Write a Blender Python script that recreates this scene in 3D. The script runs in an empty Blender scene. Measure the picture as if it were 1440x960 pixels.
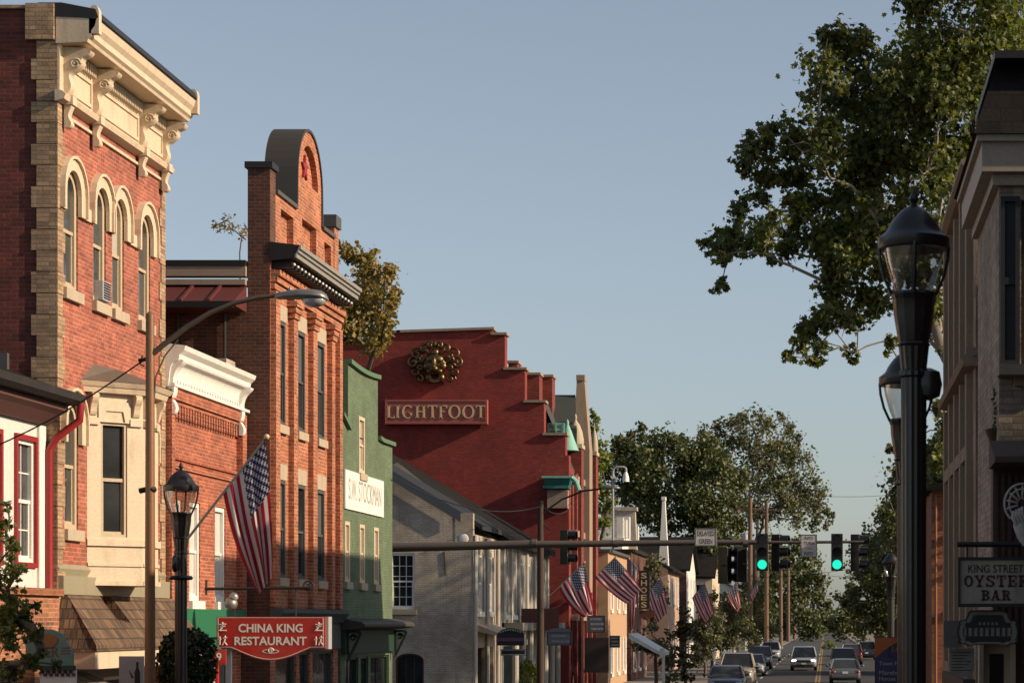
import bpy, bmesh, math, random
from mathutils import Vector, Matrix, Quaternion, noise
rnd = random.Random(7)
C = bpy.context.scene.collection
SC = bpy.context.scene

# ------------------------------------------------------------------ camera, sky, sun, exposure
F, VX, HY, EYE = 3200.0, 1160.0, 875.0, 3.5
cam = bpy.data.cameras.new('camera'); camo = bpy.data.objects.new('camera', cam); C.objects.link(camo)
camo.location = (0, 0, EYE); camo.rotation_euler = (math.radians(90), 0, 0)
cam.sensor_width = 36; cam.lens = F/1440*36
cam.shift_x = (720-VX)/1440; cam.shift_y = (HY-480)/1440
cam.clip_start = 0.5; cam.clip_end = 4000
cam.dof.use_dof = True; cam.dof.focus_distance = 52; cam.dof.aperture_fstop = 5.6
SC.camera = camo
AZ, EL = math.radians(7.5), math.radians(25)
dsun = Vector((math.cos(EL)*math.cos(AZ), -math.cos(EL)*math.sin(AZ), math.sin(EL)))
sl = bpy.data.lights.new('sun', 'SUN'); sl.energy = 5.0; sl.angle = math.radians(.55); sl.color = (1, .80, .57)
so = bpy.data.objects.new('sun', sl); C.objects.link(so); so.location = (60, -20, 60)
so.rotation_euler = dsun.to_track_quat('Z', 'Y').to_euler()
W = bpy.data.worlds.new('World'); SC.world = W; W.use_nodes = True
wn, wl = W.node_tree.nodes, W.node_tree.links
bg = wn['Background']; bg.inputs[1].default_value = .10
sky = wn.new('ShaderNodeTexSky'); sky.sky_type = 'NISHITA'; sky.sun_disc = False
sky.sun_elevation = EL; sky.sun_rotation = math.radians(97.5); sky.air_density = 1.0; sky.dust_density = 1.0; sky.ozone_density = 2.6
hs = wn.new('ShaderNodeHueSaturation'); hs.inputs['Saturation'].default_value = .60
wl.new(sky.outputs[0], hs.inputs['Color'])
tint = wn.new('ShaderNodeMix'); tint.data_type = 'RGBA'; tint.blend_type = 'MULTIPLY'; tint.inputs[0].default_value = 1; tint.inputs[7].default_value = (.985, .995, 1.0, 1)
wl.new(hs.outputs[0], tint.inputs[6]); wl.new(tint.outputs[2], bg.inputs[0])
SC.view_settings.view_transform = 'Standard'; SC.view_settings.look = 'None'
SC.view_settings.exposure = .3; SC.view_settings.gamma = 1; SC.view_settings.use_curve_mapping = False

# ------------------------------------------------------------------ picture scale helpers
def fy(px, X): return F*X/(px-VX)                       # depth at which the plane X shows at column px
def fz(px, py, X): return EYE+(HY-py)*X/(px-VX)
def wx(px, Y): return (px-VX)*Y/F
def wz(py, Y): return EYE+(HY-py)*Y/F
def at(px, py, Y): return Vector((wx(px, Y), Y, wz(py, Y)))

# ------------------------------------------------------------------ mesh builder
class Fr:
    def __init__(s, o, U, N): s.o = Vector(o); s.U = Vector(U); s.N = Vector(N); s.V = Vector((0, 0, 1))
    def p(s, u, v, w=0): return s.o+s.U*u+s.V*v+s.N*w
def FL(X): return Fr((X, 0, 0), (0, 1, 0), (1, 0, 0))    # left row facade: u is depth Y
def FC(Y): return Fr((0, Y, 0), (1, 0, 0), (0, -1, 0))   # wall facing the camera end of the street: u is X
def FR(X): return Fr((X, 0, 0), (0, 1, 0), (-1, 0, 0))   # right row facade
class MB:
    def __init__(s): s.v = []; s.f = []; s.uv = None
    def poly(s, pts):
        i = len(s.v); s.v += [Vector(p) for p in pts]; s.f.append(list(range(i, i+len(pts)))); return s
    def hexa(s, P):                                      # 8 points: bottom ring, top ring
        i = len(s.v); s.v += [Vector(p) for p in P]
        for q in ((3,2,1,0),(4,5,6,7),(0,1,5,4),(1,2,6,5),(2,3,7,6),(3,0,4,7)): s.f.append([i+k for k in q])
        return s
    def box(s, x0, x1, y0, y1, z0, z1):
        return s.hexa([(x0,y0,z0),(x1,y0,z0),(x1,y1,z0),(x0,y1,z0),(x0,y0,z1),(x1,y0,z1),(x1,y1,z1),(x0,y1,z1)])
    def fb(s, fr, u0, u1, v0, v1, w0, w1):
        return s.hexa([fr.p(u0,v0,w0),fr.p(u1,v0,w0),fr.p(u1,v0,w1),fr.p(u0,v0,w1),fr.p(u0,v1,w0),fr.p(u1,v1,w0),fr.p(u1,v1,w1),fr.p(u0,v1,w1)])
    def ext(s, A, B):                                    # prism between two equal outlines
        i = len(s.v); n = len(A); s.v += [Vector(p) for p in A]+[Vector(p) for p in B]
        s.f.append(list(range(i+n-1, i-1, -1))); s.f.append(list(range(i+n, i+2*n)))
        for k in range(n): s.f.append([i+k, i+(k+1)%n, i+n+(k+1)%n, i+n+k])
        return s
    def pr(s, fr, uv, w0, w1): return s.ext([fr.p(u,v,w0) for u,v in uv], [fr.p(u,v,w1) for u,v in uv])
    def run(s, fr, wv, u0, u1): return s.ext([fr.p(u0,v,w) for w,v in wv], [fr.p(u1,v,w) for w,v in wv])
    def ring(s, fr, outer, inner, w0, w1, closed=True):
        n = len(outer); rows = [[fr.p(u,v,w) for u,v in o] for o, w in ((outer,w0),(outer,w1),(inner,w1),(inner,w0))]
        i = len(s.v)
        for r in rows: s.v += r
        for k in range(n if closed else n-1):
            k2 = (k+1)%n
            for a in range(4):
                b = (a+1)%4; s.f.append([i+a*n+k, i+a*n+k2, i+b*n+k2, i+b*n+k])
        if not closed:
            for k in (0, n-1): s.f.append([i+a*n+k for a in range(4)])
        return s
    def tube(s, path, r, n=8):
        path = [Vector(p) for p in path]; m = len(path)
        if not isinstance(r, (list, tuple)): r = [r]*m
        i = len(s.v); ref = None
        for k in range(m):
            d = (path[min(k+1,m-1)]-path[max(k-1,0)]).normalized()
            if ref is None: ref = Vector((0,0,1)).cross(d) if abs(d.z) < .9 else Vector((1,0,0)).cross(d)
            a = (ref-d*ref.dot(d)).normalized(); ref = a; b = d.cross(a)
            for j in range(n):
                t = 2*math.pi*j/n; s.v.append(path[k]+(a*math.cos(t)+b*math.sin(t))*r[k])
        for k in range(m-1):
            for j in range(n): s.f.append([i+k*n+j, i+k*n+(j+1)%n, i+(k+1)*n+(j+1)%n, i+(k+1)*n+j])
        s.f.append([i+j for j in range(n-1,-1,-1)]); s.f.append([i+(m-1)*n+j for j in range(n)])
        return s
    def lathe(s, c, prof, n=16, flute=0, axis=None):
        c = Vector(c); i = len(s.v); m = len(prof)
        q = axis.to_track_quat('Z','Y') if axis is not None else None
        for r, z in prof:
            for j in range(n):
                t = 2*math.pi*j/n; rr = r*(1-flute*(j%2)); p = Vector((rr*math.cos(t), rr*math.sin(t), z))
                s.v.append(c+(q@p if q else p))
        for k in range(m-1):
            for j in range(n): s.f.append([i+k*n+j, i+k*n+(j+1)%n, i+(k+1)*n+(j+1)%n, i+(k+1)*n+j])
        s.f.append([i+j for j in range(n-1,-1,-1)]); s.f.append([i+(m-1)*n+j for j in range(n)])
        return s
    def ball(s, c, rx, ry, rz, n=10, m=6):
        c = Vector(c); i = len(s.v)
        for k in range(m+1):
            f = math.pi*k/m-math.pi/2; cf = max(math.cos(f), .02)
            for j in range(n):
                t = 2*math.pi*j/n; s.v.append(c+Vector((rx*cf*math.cos(t), ry*cf*math.sin(t), rz*math.sin(f))))
        for k in range(m):
            for j in range(n): s.f.append([i+k*n+j, i+k*n+(j+1)%n, i+(k+1)*n+(j+1)%n, i+(k+1)*n+j])
        s.f.append([i+j for j in range(n-1,-1,-1)]); s.f.append([i+m*n+j for j in range(n)])
        return s
    def text(s, fr, uc, vc, w, body, height, width=None, ext=.004, bold=0, arc=None, flip=False):
        cu = bpy.data.curves.new('t', 'FONT'); cu.body = body; cu.size = 1; cu.offset = bold; cu.resolution_u = 3
        o = bpy.data.objects.new('t', cu); C.objects.link(o)
        dg = bpy.context.evaluated_depsgraph_get(); dg.update()
        me = bpy.data.meshes.new_from_object(o.evaluated_get(dg))
        bpy.data.objects.remove(o); bpy.data.curves.remove(cu)
        xs = [v.co.x for v in me.vertices]; ys = [v.co.y for v in me.vertices]
        if not xs: return s
        x0, x1, y0, y1 = min(xs), max(xs), min(ys), max(ys)
        ky = height/(y1-y0); kx = width/(x1-x0) if width else ky
        if flip: kx = -kx
        i = len(s.v)
        for v in me.vertices:
            u = (v.co.x-(x0+x1)/2)*kx; vv = (v.co.y-(y0+y1)/2)*ky
            if arc: vv += arc*(1-(2*u/((x1-x0)*abs(kx)))**2)
            s.v.append(fr.p(uc+u, vc+vv, w+ext))
        for p in me.polygons: s.f.append([i+k for k in p.vertices])
        bpy.data.meshes.remove(me); return s
    def build(s, name, mat, parent=None, smooth=0, fix=True, bevel=0):
        base = Vector((0,0,0))
        if parent is None:
            xs = [p.x for p in s.v]; ys = [p.y for p in s.v]; zs = [p.z for p in s.v]
            base = Vector(((min(xs)+max(xs))/2, (min(ys)+max(ys))/2, min(zs)))
        else: base = ORG[parent.name]
        me = bpy.data.meshes.new(name); me.from_pydata([tuple(p-base) for p in s.v], [], s.f)
        if fix:
            bm = bmesh.new(); bm.from_mesh(me); bmesh.ops.recalc_face_normals(bm, faces=bm.faces); bm.to_mesh(me); bm.free()
        uvl = me.uv_layers.new(name='UVMap')
        if s.uv is not None and not fix:
            for l in me.loops: uvl.data[l.index].uv = s.uv[l.vertex_index]
        else:
            vs = me.vertices
            for p in me.polygons:
                n = p.normal; ax, ay, az = abs(n.x), abs(n.y), abs(n.z)
                for li in p.loop_indices:
                    q = vs[me.loops[li].vertex_index].co+base
                    uvl.data[li].uv = (q.x, q.y) if az > max(ax, ay) else ((q.y, q.z) if ax > ay else (q.x, q.z))
        if smooth:
            for p in me.polygons: p.use_smooth = True
            me.set_sharp_from_angle(angle=math.radians(smooth))
        if mat: me.materials.append(mat)
        o = bpy.data.objects.new(name, me); C.objects.link(o)
        if parent is None: o.location = base
        else: o.parent = parent
        ORG[o.name] = base
        if bevel:
            b = o.modifiers.new('bevel', 'BEVEL'); b.width = bevel; b.segments = 2; b.limit_method = 'ANGLE'
        return o
    def each(s, name, mat, parent=None, *kw):            # every separate piece becomes an object of its own
        par = list(range(len(s.v)))
        def fd(a):
            while par[a] != a: par[a] = par[par[a]]; a = par[a]
            return a
        for f in s.f:
            r = fd(f[0])
            for k in f[1:]: par[fd(k)] = r
        grp = {}
        for f in s.f: grp.setdefault(fd(f[0]), []).append(f)
        out = []
        for fs in grp.values():
            q = MB(); mp = {}
            for f in fs:
                for k in f:
                    if k not in mp: mp[k] = len(q.v); q.v.append(s.v[k])
                q.f.append([mp[k] for k in f])
            out.append(q.build(name, mat, parent, *kw))
        return out
ORG = {}
def tag(o, label, cat, group=None, kind=None):
    if label: o['label'] = label
    if cat: o['category'] = cat
    if group: o['group'] = group
    if kind: o['kind'] = kind
    return o
def thing(name, label, cat, loc, group=None):
    o = bpy.data.objects.new(name, None); o.empty_display_size = .2; C.objects.link(o); o.location = loc; ORG[o.name] = Vector(loc)
    return tag(o, label, cat, group)
KIDS = {}
def copy_tree(o, parent=None):
    c = o.copy(); C.objects.link(c)
    if parent is not None: c.parent = parent
    ORG[c.name] = ORG.get(o.name, Vector())
    for ch in list(o.children): copy_tree(ch, c)
    return c

# ------------------------------------------------------------------ materials
def nm(name):
    m = bpy.data.materials.new(name); m.use_nodes = True
    return m, m.node_tree.nodes, m.node_tree.links, m.node_tree.nodes['Principled BSDF']
def lin(c):                                              # sRGB 0..255 to linear
    return tuple(((x/255+.055)/1.055)**2.4 if x > 10 else x/255/12.92 for x in c)+(1,)
ALB = .84                                                # every wall and paint colour scaled down to deepen shade under the raised exposure
def wc(c): return tuple(x*ALB for x in c[:3])+(1,)
def col4(c): return tuple(c)+(1,) if len(c) == 3 else c
def mixc(n, l, fac, a, b, typ='MIX'):
    m = n.new('ShaderNodeMix'); m.data_type = 'RGBA'; m.blend_type = typ
    if isinstance(fac, (int, float)): m.inputs[0].default_value = fac
    else: l.new(fac, m.inputs[0])
    for k, v in ((6, a), (7, b)):
        if isinstance(v, tuple): m.inputs[k].default_value = v
        else: l.new(v, m.inputs[k])
    return m.outputs[2]
def nz(n, l, scale, detail=4, co=None, rough=.6):
    t = n.new('ShaderNodeTexNoise'); t.inputs['Scale'].default_value = scale; t.inputs['Detail'].default_value = detail; t.inputs['Roughness'].default_value = rough
    if co is not None: l.new(co, t.inputs['Vector'])
    return t.outputs[0]
def ramp(n, l, f, a, b):
    r = n.new('ShaderNodeMapRange'); r.inputs[1].default_value = a; r.inputs[2].default_value = b; l.new(f, r.inputs[0]); return r.outputs[0]
def bump(n, l, p, h, s, d=.02, prev=None):
    b = n.new('ShaderNodeBump'); b.inputs['Strength'].default_value = s; b.inputs['Distance'].default_value = d; l.new(h, b.inputs['Height'])
    if prev is not None: l.new(prev, b.inputs['Normal'])
    l.new(b.outputs[0], p.inputs['Normal']); return b.outputs[0]
def brick(name, c1, c2, mortar, dirt=(.03,.02,.015), dk=.5, bw=.215, rh=.075, ms=.010, rough=.85, bs=.6, var=.5, chips=None, bv=1.0):
    m, n, l, p = nm(name); uv = n.new('ShaderNodeTexCoord').outputs['UV']
    wob = nz(n, l, 3.0, 2, uv)
    b = n.new('ShaderNodeTexBrick'); b.inputs['Scale'].default_value = 1; b.inputs['Brick Width'].default_value = bw; b.inputs['Row Height'].default_value = rh
    b.inputs['Mortar Size'].default_value = ms; b.inputs['Mortar Smooth'].default_value = .25; b.inputs['Bias'].default_value = 0
    c1, c2, mortar = wc(c1), wc(c2), wc(mortar); b.inputs['Color1'].default_value = c1; b.inputs['Color2'].default_value = c2; b.inputs['Mortar'].default_value = mortar
    v = n.new('ShaderNodeVectorMath'); v.operation = 'MULTIPLY_ADD'; v.inputs[1].default_value = (1,1,1); 
    sc = n.new('ShaderNodeVectorMath'); sc.operation = 'SCALE'; sc.inputs['Scale'].default_value = .008; l.new(wob, sc.inputs[0])
    ad = n.new('ShaderNodeVectorMath'); ad.operation = 'ADD'; l.new(uv, ad.inputs[0]); l.new(sc.outputs[0], ad.inputs[1]); l.new(ad.outputs[0], b.inputs['Vector'])
    big = ramp(n, l, nz(n, l, .55, 6, uv), .42, .75)
    fine = nz(n, l, 24, 3, uv)
    c = mixc(n, l, 1.0, b.outputs[0], mixc(n, l, ramp(n, l, fine, .3, .7), (.75,.75,.75,1), (1.15,1.12,1.1,1)), 'MULTIPLY')
    mp = n.new('ShaderNodeMapping'); mp.inputs['Scale'].default_value = (1/bw, 1/rh, 1); l.new(uv, mp.inputs[0]); fl = n.new('ShaderNodeVectorMath'); fl.operation = 'FLOOR'; l.new(mp.outputs[0], fl.inputs[0]); wh = n.new('ShaderNodeTexWhiteNoise'); l.new(fl.outputs[0], wh.inputs[0])
    c = mixc(n, l, bv, c, mixc(n, l, ramp(n, l, wh.outputs[0], 0, 1), (.62,.60,.60,1), (1.16,1.14,1.12,1)), 'MULTIPLY')
    c = mixc(n, l, 1.0, c, mixc(n, l, ramp(n, l, nz(n, l, .8, 5, uv), .35, .68), (.78,.76,.76,1), (1.1,1.1,1.08,1)), 'MULTIPLY')
    mid = ramp(n, l, nz(n, l, 2.2, 5, uv), .35, .7)
    c = mixc(n, l, mid, mixc(n, l, var*.5, c, tuple(x*1.25 for x in c1[:3])+(1,)), c)
    st = n.new('ShaderNodeMapping'); st.inputs['Scale'].default_value = (3.2, .22, 1); l.new(uv, st.inputs[0])
    streak = ramp(n, l, nz(n, l, 1.4, 4, st.outputs[0]), .52, .8)
    mu = n.new('ShaderNodeMath'); mu.operation = 'MAXIMUM'; l.new(big, mu.inputs[0]); l.new(streak, mu.inputs[1])
    ml = n.new('ShaderNodeMath'); ml.operation = 'MULTIPLY'; ml.inputs[1].default_value = dk; l.new(mu.outputs[0], ml.inputs[0])
    c = mixc(n, l, ml.outputs[0], c, col4(dirt))
    if chips:
        cm = n.new('ShaderNodeMath'); cm.operation = 'MULTIPLY'; l.new(ramp(n, l, nz(n, l, 7, 4, uv), .66, .69), cm.inputs[0]); l.new(ramp(n, l, nz(n, l, .33, 2, uv), .55, .62), cm.inputs[1]); c = mixc(n, l, cm.outputs[0], c, col4(chips))
    l.new(c, p.inputs['Base Color']); p.inputs['Roughness'].default_value = rough
    inv = n.new('ShaderNodeMath'); inv.operation = 'SUBTRACT'; inv.inputs[0].default_value = 1; l.new(b.outputs[1], inv.inputs[1])
    hh = n.new('ShaderNodeMath'); hh.operation = 'MULTIPLY_ADD'; hh.inputs[1].default_value = .5; l.new(fine, hh.inputs[0]); l.new(inv.outputs[0], hh.inputs[2])
    bump(n, l, p, hh.outputs[0], bs, .012); return m
def paint(name, c, rough=.6, dirt=(.06,.045,.03), dk=.45, sc=1.6, metal=0, bs=.15, streak=True, coat=0):
    m, n, l, p = nm(name); tc = n.new('ShaderNodeTexCoord'); uv = tc.outputs['UV']; c = wc(c)
    mp = n.new('ShaderNodeMapping'); mp.inputs['Scale'].default_value = (2.5, .5, 1) if streak else (1,1,1); l.new(uv, mp.inputs[0])
    a = ramp(n, l, nz(n, l, sc, 6, mp.outputs[0], .65), .5, .85); b = nz(n, l, 22, 4, uv)
    ml = n.new('ShaderNodeMath'); ml.operation = 'MULTIPLY'; ml.inputs[1].default_value = dk; l.new(a, ml.inputs[0])
    x = mixc(n, l, ml.outputs[0], c, col4(dirt)); x = mixc(n, l, ramp(n, l, b, .35, .65), x, mixc(n, l, .12, x, (0,0,0,1)))
    l.new(x, p.inputs['Base Color']); p.inputs['Metallic'].default_value = metal
    rr = n.new('ShaderNodeMapRange'); rr.inputs[3].default_value = max(rough-.12, .05); rr.inputs[4].default_value = min(rough+.15, 1); l.new(b, rr.inputs[0]); l.new(rr.outputs[0], p.inputs['Roughness'])
    p.inputs['Coat Weight'].default_value = coat; p.inputs['Coat Roughness'].default_value = .10
    bump(n, l, p, b, bs, .01); return m
def glassy(name, c=(.012,.014,.016), rough=.06):
    m, n, l, p = nm(name); uv = n.new('ShaderNodeTexCoord').outputs['UV']
    oi = n.new('ShaderNodeObjectInfo'); x = mixc(n, l, ramp(n, l, nz(n, l, 1.3, 3, uv), .4, .7), col4(c), tuple(k*2.4+.004 for k in c[:3])+(1,)); x = mixc(n, l, ramp(n, l, oi.outputs['Random'], .45, 1.0), x, (.075,.072,.066,1)); l.new(x, p.inputs['Base Color'])
    p.inputs['Roughness'].default_value = rough; p.inputs['IOR'].default_value = 1.5
    bump(n, l, p, nz(n, l, 2.6, 2, uv), .12, .02); return m
def clearglass(name, tint=(.9,.9,.88), gl=.16):
    m, n, l, p = nm(name); n.remove(p); out = n['Material Output']
    t = n.new('ShaderNodeBsdfTransparent'); t.inputs[0].default_value = tint+(1,)
    g = n.new('ShaderNodeBsdfGlossy'); g.inputs['Roughness'].default_value = .12
    fz_ = n.new('ShaderNodeLayerWeight'); fz_.inputs[0].default_value = .35
    a = n.new('ShaderNodeMath'); a.operation = 'MULTIPLY_ADD'; a.inputs[1].default_value = .5; a.inputs[2].default_value = gl; l.new(fz_.outputs['Facing'], a.inputs[0])
    mx = n.new('ShaderNodeMixShader'); l.new(a.outputs[0], mx.inputs[0]); l.new(t.outputs[0], mx.inputs[1]); l.new(g.outputs[0], mx.inputs[2]); l.new(mx.outputs[0], out.inputs[0]); return m
def leafy(name, cols, trans=.25):
    m, n, l, p = nm(name); g = n.new('ShaderNodeNewGeometry'); r = n.new('ShaderNodeValToRGB'); e = r.color_ramp.elements
    e[0].color = col4(cols[0]); e[1].color = col4(cols[-1])
    for k, c in enumerate(cols[1:-1]): q = e.new((k+1)/(len(cols)-1)); q.color = col4(c)
    l.new(g.outputs['Random Per Island'], r.inputs[0]); l.new(r.outputs[0], p.inputs['Base Color']); p.inputs['Roughness'].default_value = .55
    tr = n.new('ShaderNodeBsdfTranslucent'); l.new(mixc(n, l, 1., r.outputs[0], (1.3,1.4,.6,1), 'MULTIPLY'), tr.inputs[0])
    mx = n.new('ShaderNodeMixShader'); mx.inputs[0].default_value = trans; l.new(p.outputs[0], mx.inputs[1]); l.new(tr.outputs[0], mx.inputs[2])
    l.new(mx.outputs[0], n['Material Output'].inputs[0]); return m
def emit(name, c, s, base=(.02,.02,.02)):
    m, n, l, p = nm(name); p.inputs['Base Color'].default_value = col4(base); p.inputs['Emission Color'].default_value = col4(c); p.inputs['Emission Strength'].default_value = s; p.inputs['Roughness'].default_value = .3; return m
def rows(name, c1, c2, gap, bw, rh, rough=.8, dk=.4, ms=.006): return brick(name, c1, c2, gap, bw=bw, rh=rh, ms=ms, rough=rough, dk=dk, bs=.9)

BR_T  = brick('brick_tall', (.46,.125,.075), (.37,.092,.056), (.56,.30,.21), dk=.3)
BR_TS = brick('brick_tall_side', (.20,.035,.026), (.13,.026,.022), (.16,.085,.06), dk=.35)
BR_C  = brick('brick_low', (.50,.13,.062), (.37,.09,.046), (.60,.33,.22), dk=.35, ms=.011)
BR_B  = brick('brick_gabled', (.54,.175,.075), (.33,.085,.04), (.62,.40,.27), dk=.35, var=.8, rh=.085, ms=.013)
BR_W  = brick('brick_multi', (.44,.17,.08), (.19,.06,.035), (.52,.34,.22), dk=.25, var=.9)
BR_L  = brick('brick_red_painted', (.33,.038,.026), (.25,.029,.021), (.22,.026,.018), dk=.5, ms=.008, dirt=(.075,.014,.011), chips=(.36,.25,.19), bv=.6)
BR_LD = brick('brick_red_front', (.30,.05,.035), (.22,.035,.026), (.2,.06,.04), dk=.4)
BR_G  = brick('brick_green_painted', (.15,.21,.12), (.13,.185,.105), (.11,.16,.09), dk=.35, ms=.006, dirt=(.05,.07,.04), bv=.4)
BR_WH = brick('brick_white_painted', (.60,.53,.44), (.48,.42,.345), (.34,.285,.22), dk=.65, dirt=(.14,.10,.075), ms=.010, bv=.22)
BR_TAN= brick('brick_tan_quoin', (.52,.36,.22), (.44,.30,.18), (.30,.20,.12), dk=.3)
BR_R  = brick('brick_orange', (.42,.15,.06), (.28,.08,.035), (.4,.22,.13), dk=.35)
BR_BS = brick('brick_common_shaded', (.135,.048,.027), (.075,.026,.016), (.20,.12,.08), dk=.4, var=.9, rh=.08)  # rough side brick, colour darkened further so the wall looks shaded
BR_OLD= brick('brick_brown', (.16,.06,.04), (.11,.04,.03), (.15,.1,.07), dk=.4)
CREAM = paint('cream_paint', (.72,.57,.40), dk=.6, dirt=(.20,.15,.10), bs=.3)
CREAM2= paint('cream_trim', (.55,.44,.30), dk=.3)
WHITE = paint('white_paint', (.88,.84,.77), dk=.45, dirt=(.3,.24,.18))
WHITEC= paint('white_clapboard', (.78,.74,.68), dk=.25)
STONE = paint('limestone', (.52,.42,.30), rough=.85, dk=.5, bs=.4, dirt=(.12,.09,.07))
STONER= paint('stone_tan', (.36,.265,.19), rough=.85, dk=.45, bs=.4)
BLKST = rows('stone_blocks', (.46,.34,.25), (.40,.29,.21), (.50,.39,.29), .62, .3)
GREYP = paint('grey_paint', (.085,.088,.085), dk=.4)
SLATE = rows('slate_roof', (.026,.025,.025), (.018,.018,.018), (.012,.012,.012), .25, .18)
TILE_R= paint('red_metal_roof', (.13,.03,.028), rough=.45, dk=.4)
DARKM = paint('dark_metal', (.028,.025,.022), rough=.45, metal=.3, dk=.3, dirt=(.06,.04,.03))
BLACKP= paint('black_paint', (.012,.011,.011), rough=.35, dk=.2, coat=.3)
LAMPP = paint('lamp_brown_black', (.013,.009,.008), rough=.42, dk=.25, coat=.3)
GREYM = paint('grey_metal', (.30,.29,.27), rough=.4, metal=.6, dk=.3)
GALV  = paint('galvanised_arm', (.16,.13,.11), rough=.5, metal=.3, dk=.3)
STEELB= paint('weathered_pole', (.27,.135,.065), rough=.5, metal=.25, dk=.3)
WOODP = paint('pole_wood', (.20,.12,.075), rough=.9, dk=.4, bs=.5)
REDTR = paint('red_trim', (.33,.02,.022), rough=.45, dk=.25)
REDSG = paint('red_sign', (.52,.022,.02), rough=.35, dk=.12, coat=.3)
REDBR = paint('sign_rust_red', (.40,.095,.07), rough=.6, dk=.2)
GOLD  = paint('gold_letter', (.74,.55,.30), rough=.4, metal=.1, dk=.2)
BRONZE= paint('bronze', (.17,.105,.045), rough=.38, metal=.85, dk=.35, bs=.4)
COPPER= paint('verdigris', (.25,.52,.42), rough=.7, dk=.35, dirt=(.05,.12,.1))
COPPERD=paint('verdigris_dark', (.04,.19,.16), rough=.6, dk=.35, dirt=(.02,.05,.05))
GREENF= paint('green_fascia', (.02,.17,.075), rough=.5, dk=.25)
PILAS = paint('old_porch_white', (.50,.46,.40), dk=.6)
GREEND= paint('green_dark', (.018,.05,.03), rough=.5, dk=.3)
TEAL  = paint('teal_sign', (.16,.27,.23), rough=.6, dk=.2)
SHING = rows('wood_shingle', (.28,.175,.10), (.075,.042,.024), (.02,.014,.01), .10, .17, dk=.5, ms=.012)
GLASS = glassy('window_glass'); GLASSB = glassy('window_glass_soft', (.03,.034,.036)); CARGL = glassy('car_glass', (.010,.012,.014), .04)
BLIND = paint('window_blind', (.52,.46,.38), rough=.35, dk=.2); BLINDW = paint('white_blind', (.70,.68,.64), rough=.35, dk=.15)
LGLASS= clearglass('lamp_glass', (.9,.89,.86), .2); LREFL = paint('lamp_refractor', (.75,.72,.66), rough=.3, dk=.1)
ASPH  = paint('asphalt', (.036,.034,.036), rough=.9, dk=.4, dirt=(.07,.065,.06), streak=False, bs=.5)
CONC  = paint('sidewalk_concrete', (.20,.175,.15), rough=.9, dk=.4, streak=False, bs=.4)
YELL  = paint('yellow_line', (.36,.21,.045), rough=.8, dk=.3); WLINE = paint('white_line', (.6,.58,.54), rough=.8, dk=.3)
SIGNW = paint('sign_white', (.92,.90,.84), rough=.5, dk=.12); SIGNG = paint('sign_grey', (.42,.42,.42), rough=.5, dk=.15)
INK   = paint('sign_black', (.015,.014,.014), rough=.5, dk=.1); INKR = paint('sign_red_ink', (.5,.03,.03), rough=.5, dk=.1)
INKG  = paint('faded_grey_ink', (.36,.38,.32), rough=.7, dk=.3)
PURPL = paint('sign_purple', (.036,.042,.16), rough=.4, dk=.15); ORANG = paint('sign_orange', (.55,.16,.03), rough=.4, dk=.15)
BARK  = paint('bark', (.13,.10,.075), rough=.95, dk=.5, bs=.8); BARKP = paint('pale_bark', (.30,.25,.19), rough=.9, dk=.6, dirt=(.16,.12,.08), bs=.5)
LEAF_S= leafy('leaf_sycamore', [(.042,.058,.015),(.066,.088,.022),(.10,.112,.026),(.125,.135,.03),(.16,.15,.035)], .38)
LEAF_A= leafy('leaf_autumn', [(.17,.15,.045),(.27,.20,.055),(.33,.20,.06),(.13,.14,.04)], .3)
LEAF_D= leafy('leaf_dark', [(.035,.048,.013),(.06,.074,.018),(.10,.105,.026),(.065,.078,.02)], .2)
LEAF_M= leafy('leaf_mid', [(.07,.078,.032),(.105,.108,.048),(.15,.14,.062)], .25)
LEAF_L= leafy('leaf_light', [(.10,.14,.025),(.15,.18,.03),(.20,.20,.04)], .3)
LEAF_B= leafy('leaf_bush', [(.014,.022,.008),(.024,.034,.011),(.04,.05,.014)], .15)
SIG_G = emit('green_signal', (.015,.85,.55), .95); SIG_OFF = paint('red_lens_off', (.06,.008,.006), rough=.2, dk=.1)
HEADL = emit('lit_headlight', (1,.86,.6), 5.0); TAIL = paint('tail_lens', (.3,.012,.01), rough=.15, dk=.1, coat=.5); LENS = paint('clear_lens', (.5,.5,.5), rough=.12, dk=.1, coat=.6)
RUBB  = paint('rubber', (.015,.015,.015), rough=.8, dk=.3); CHROME = paint('alloy', (.5,.5,.5), rough=.3, metal=.9, dk=.2)
BLUER = paint('blue_grey_metal_roof', (.04,.045,.054), rough=.8, dk=.5, dirt=(.03,.03,.03))
for q_ in (SLATE, BLUER): q_.node_tree.nodes['Principled BSDF'].inputs['Specular IOR Level'].default_value = .08
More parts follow.
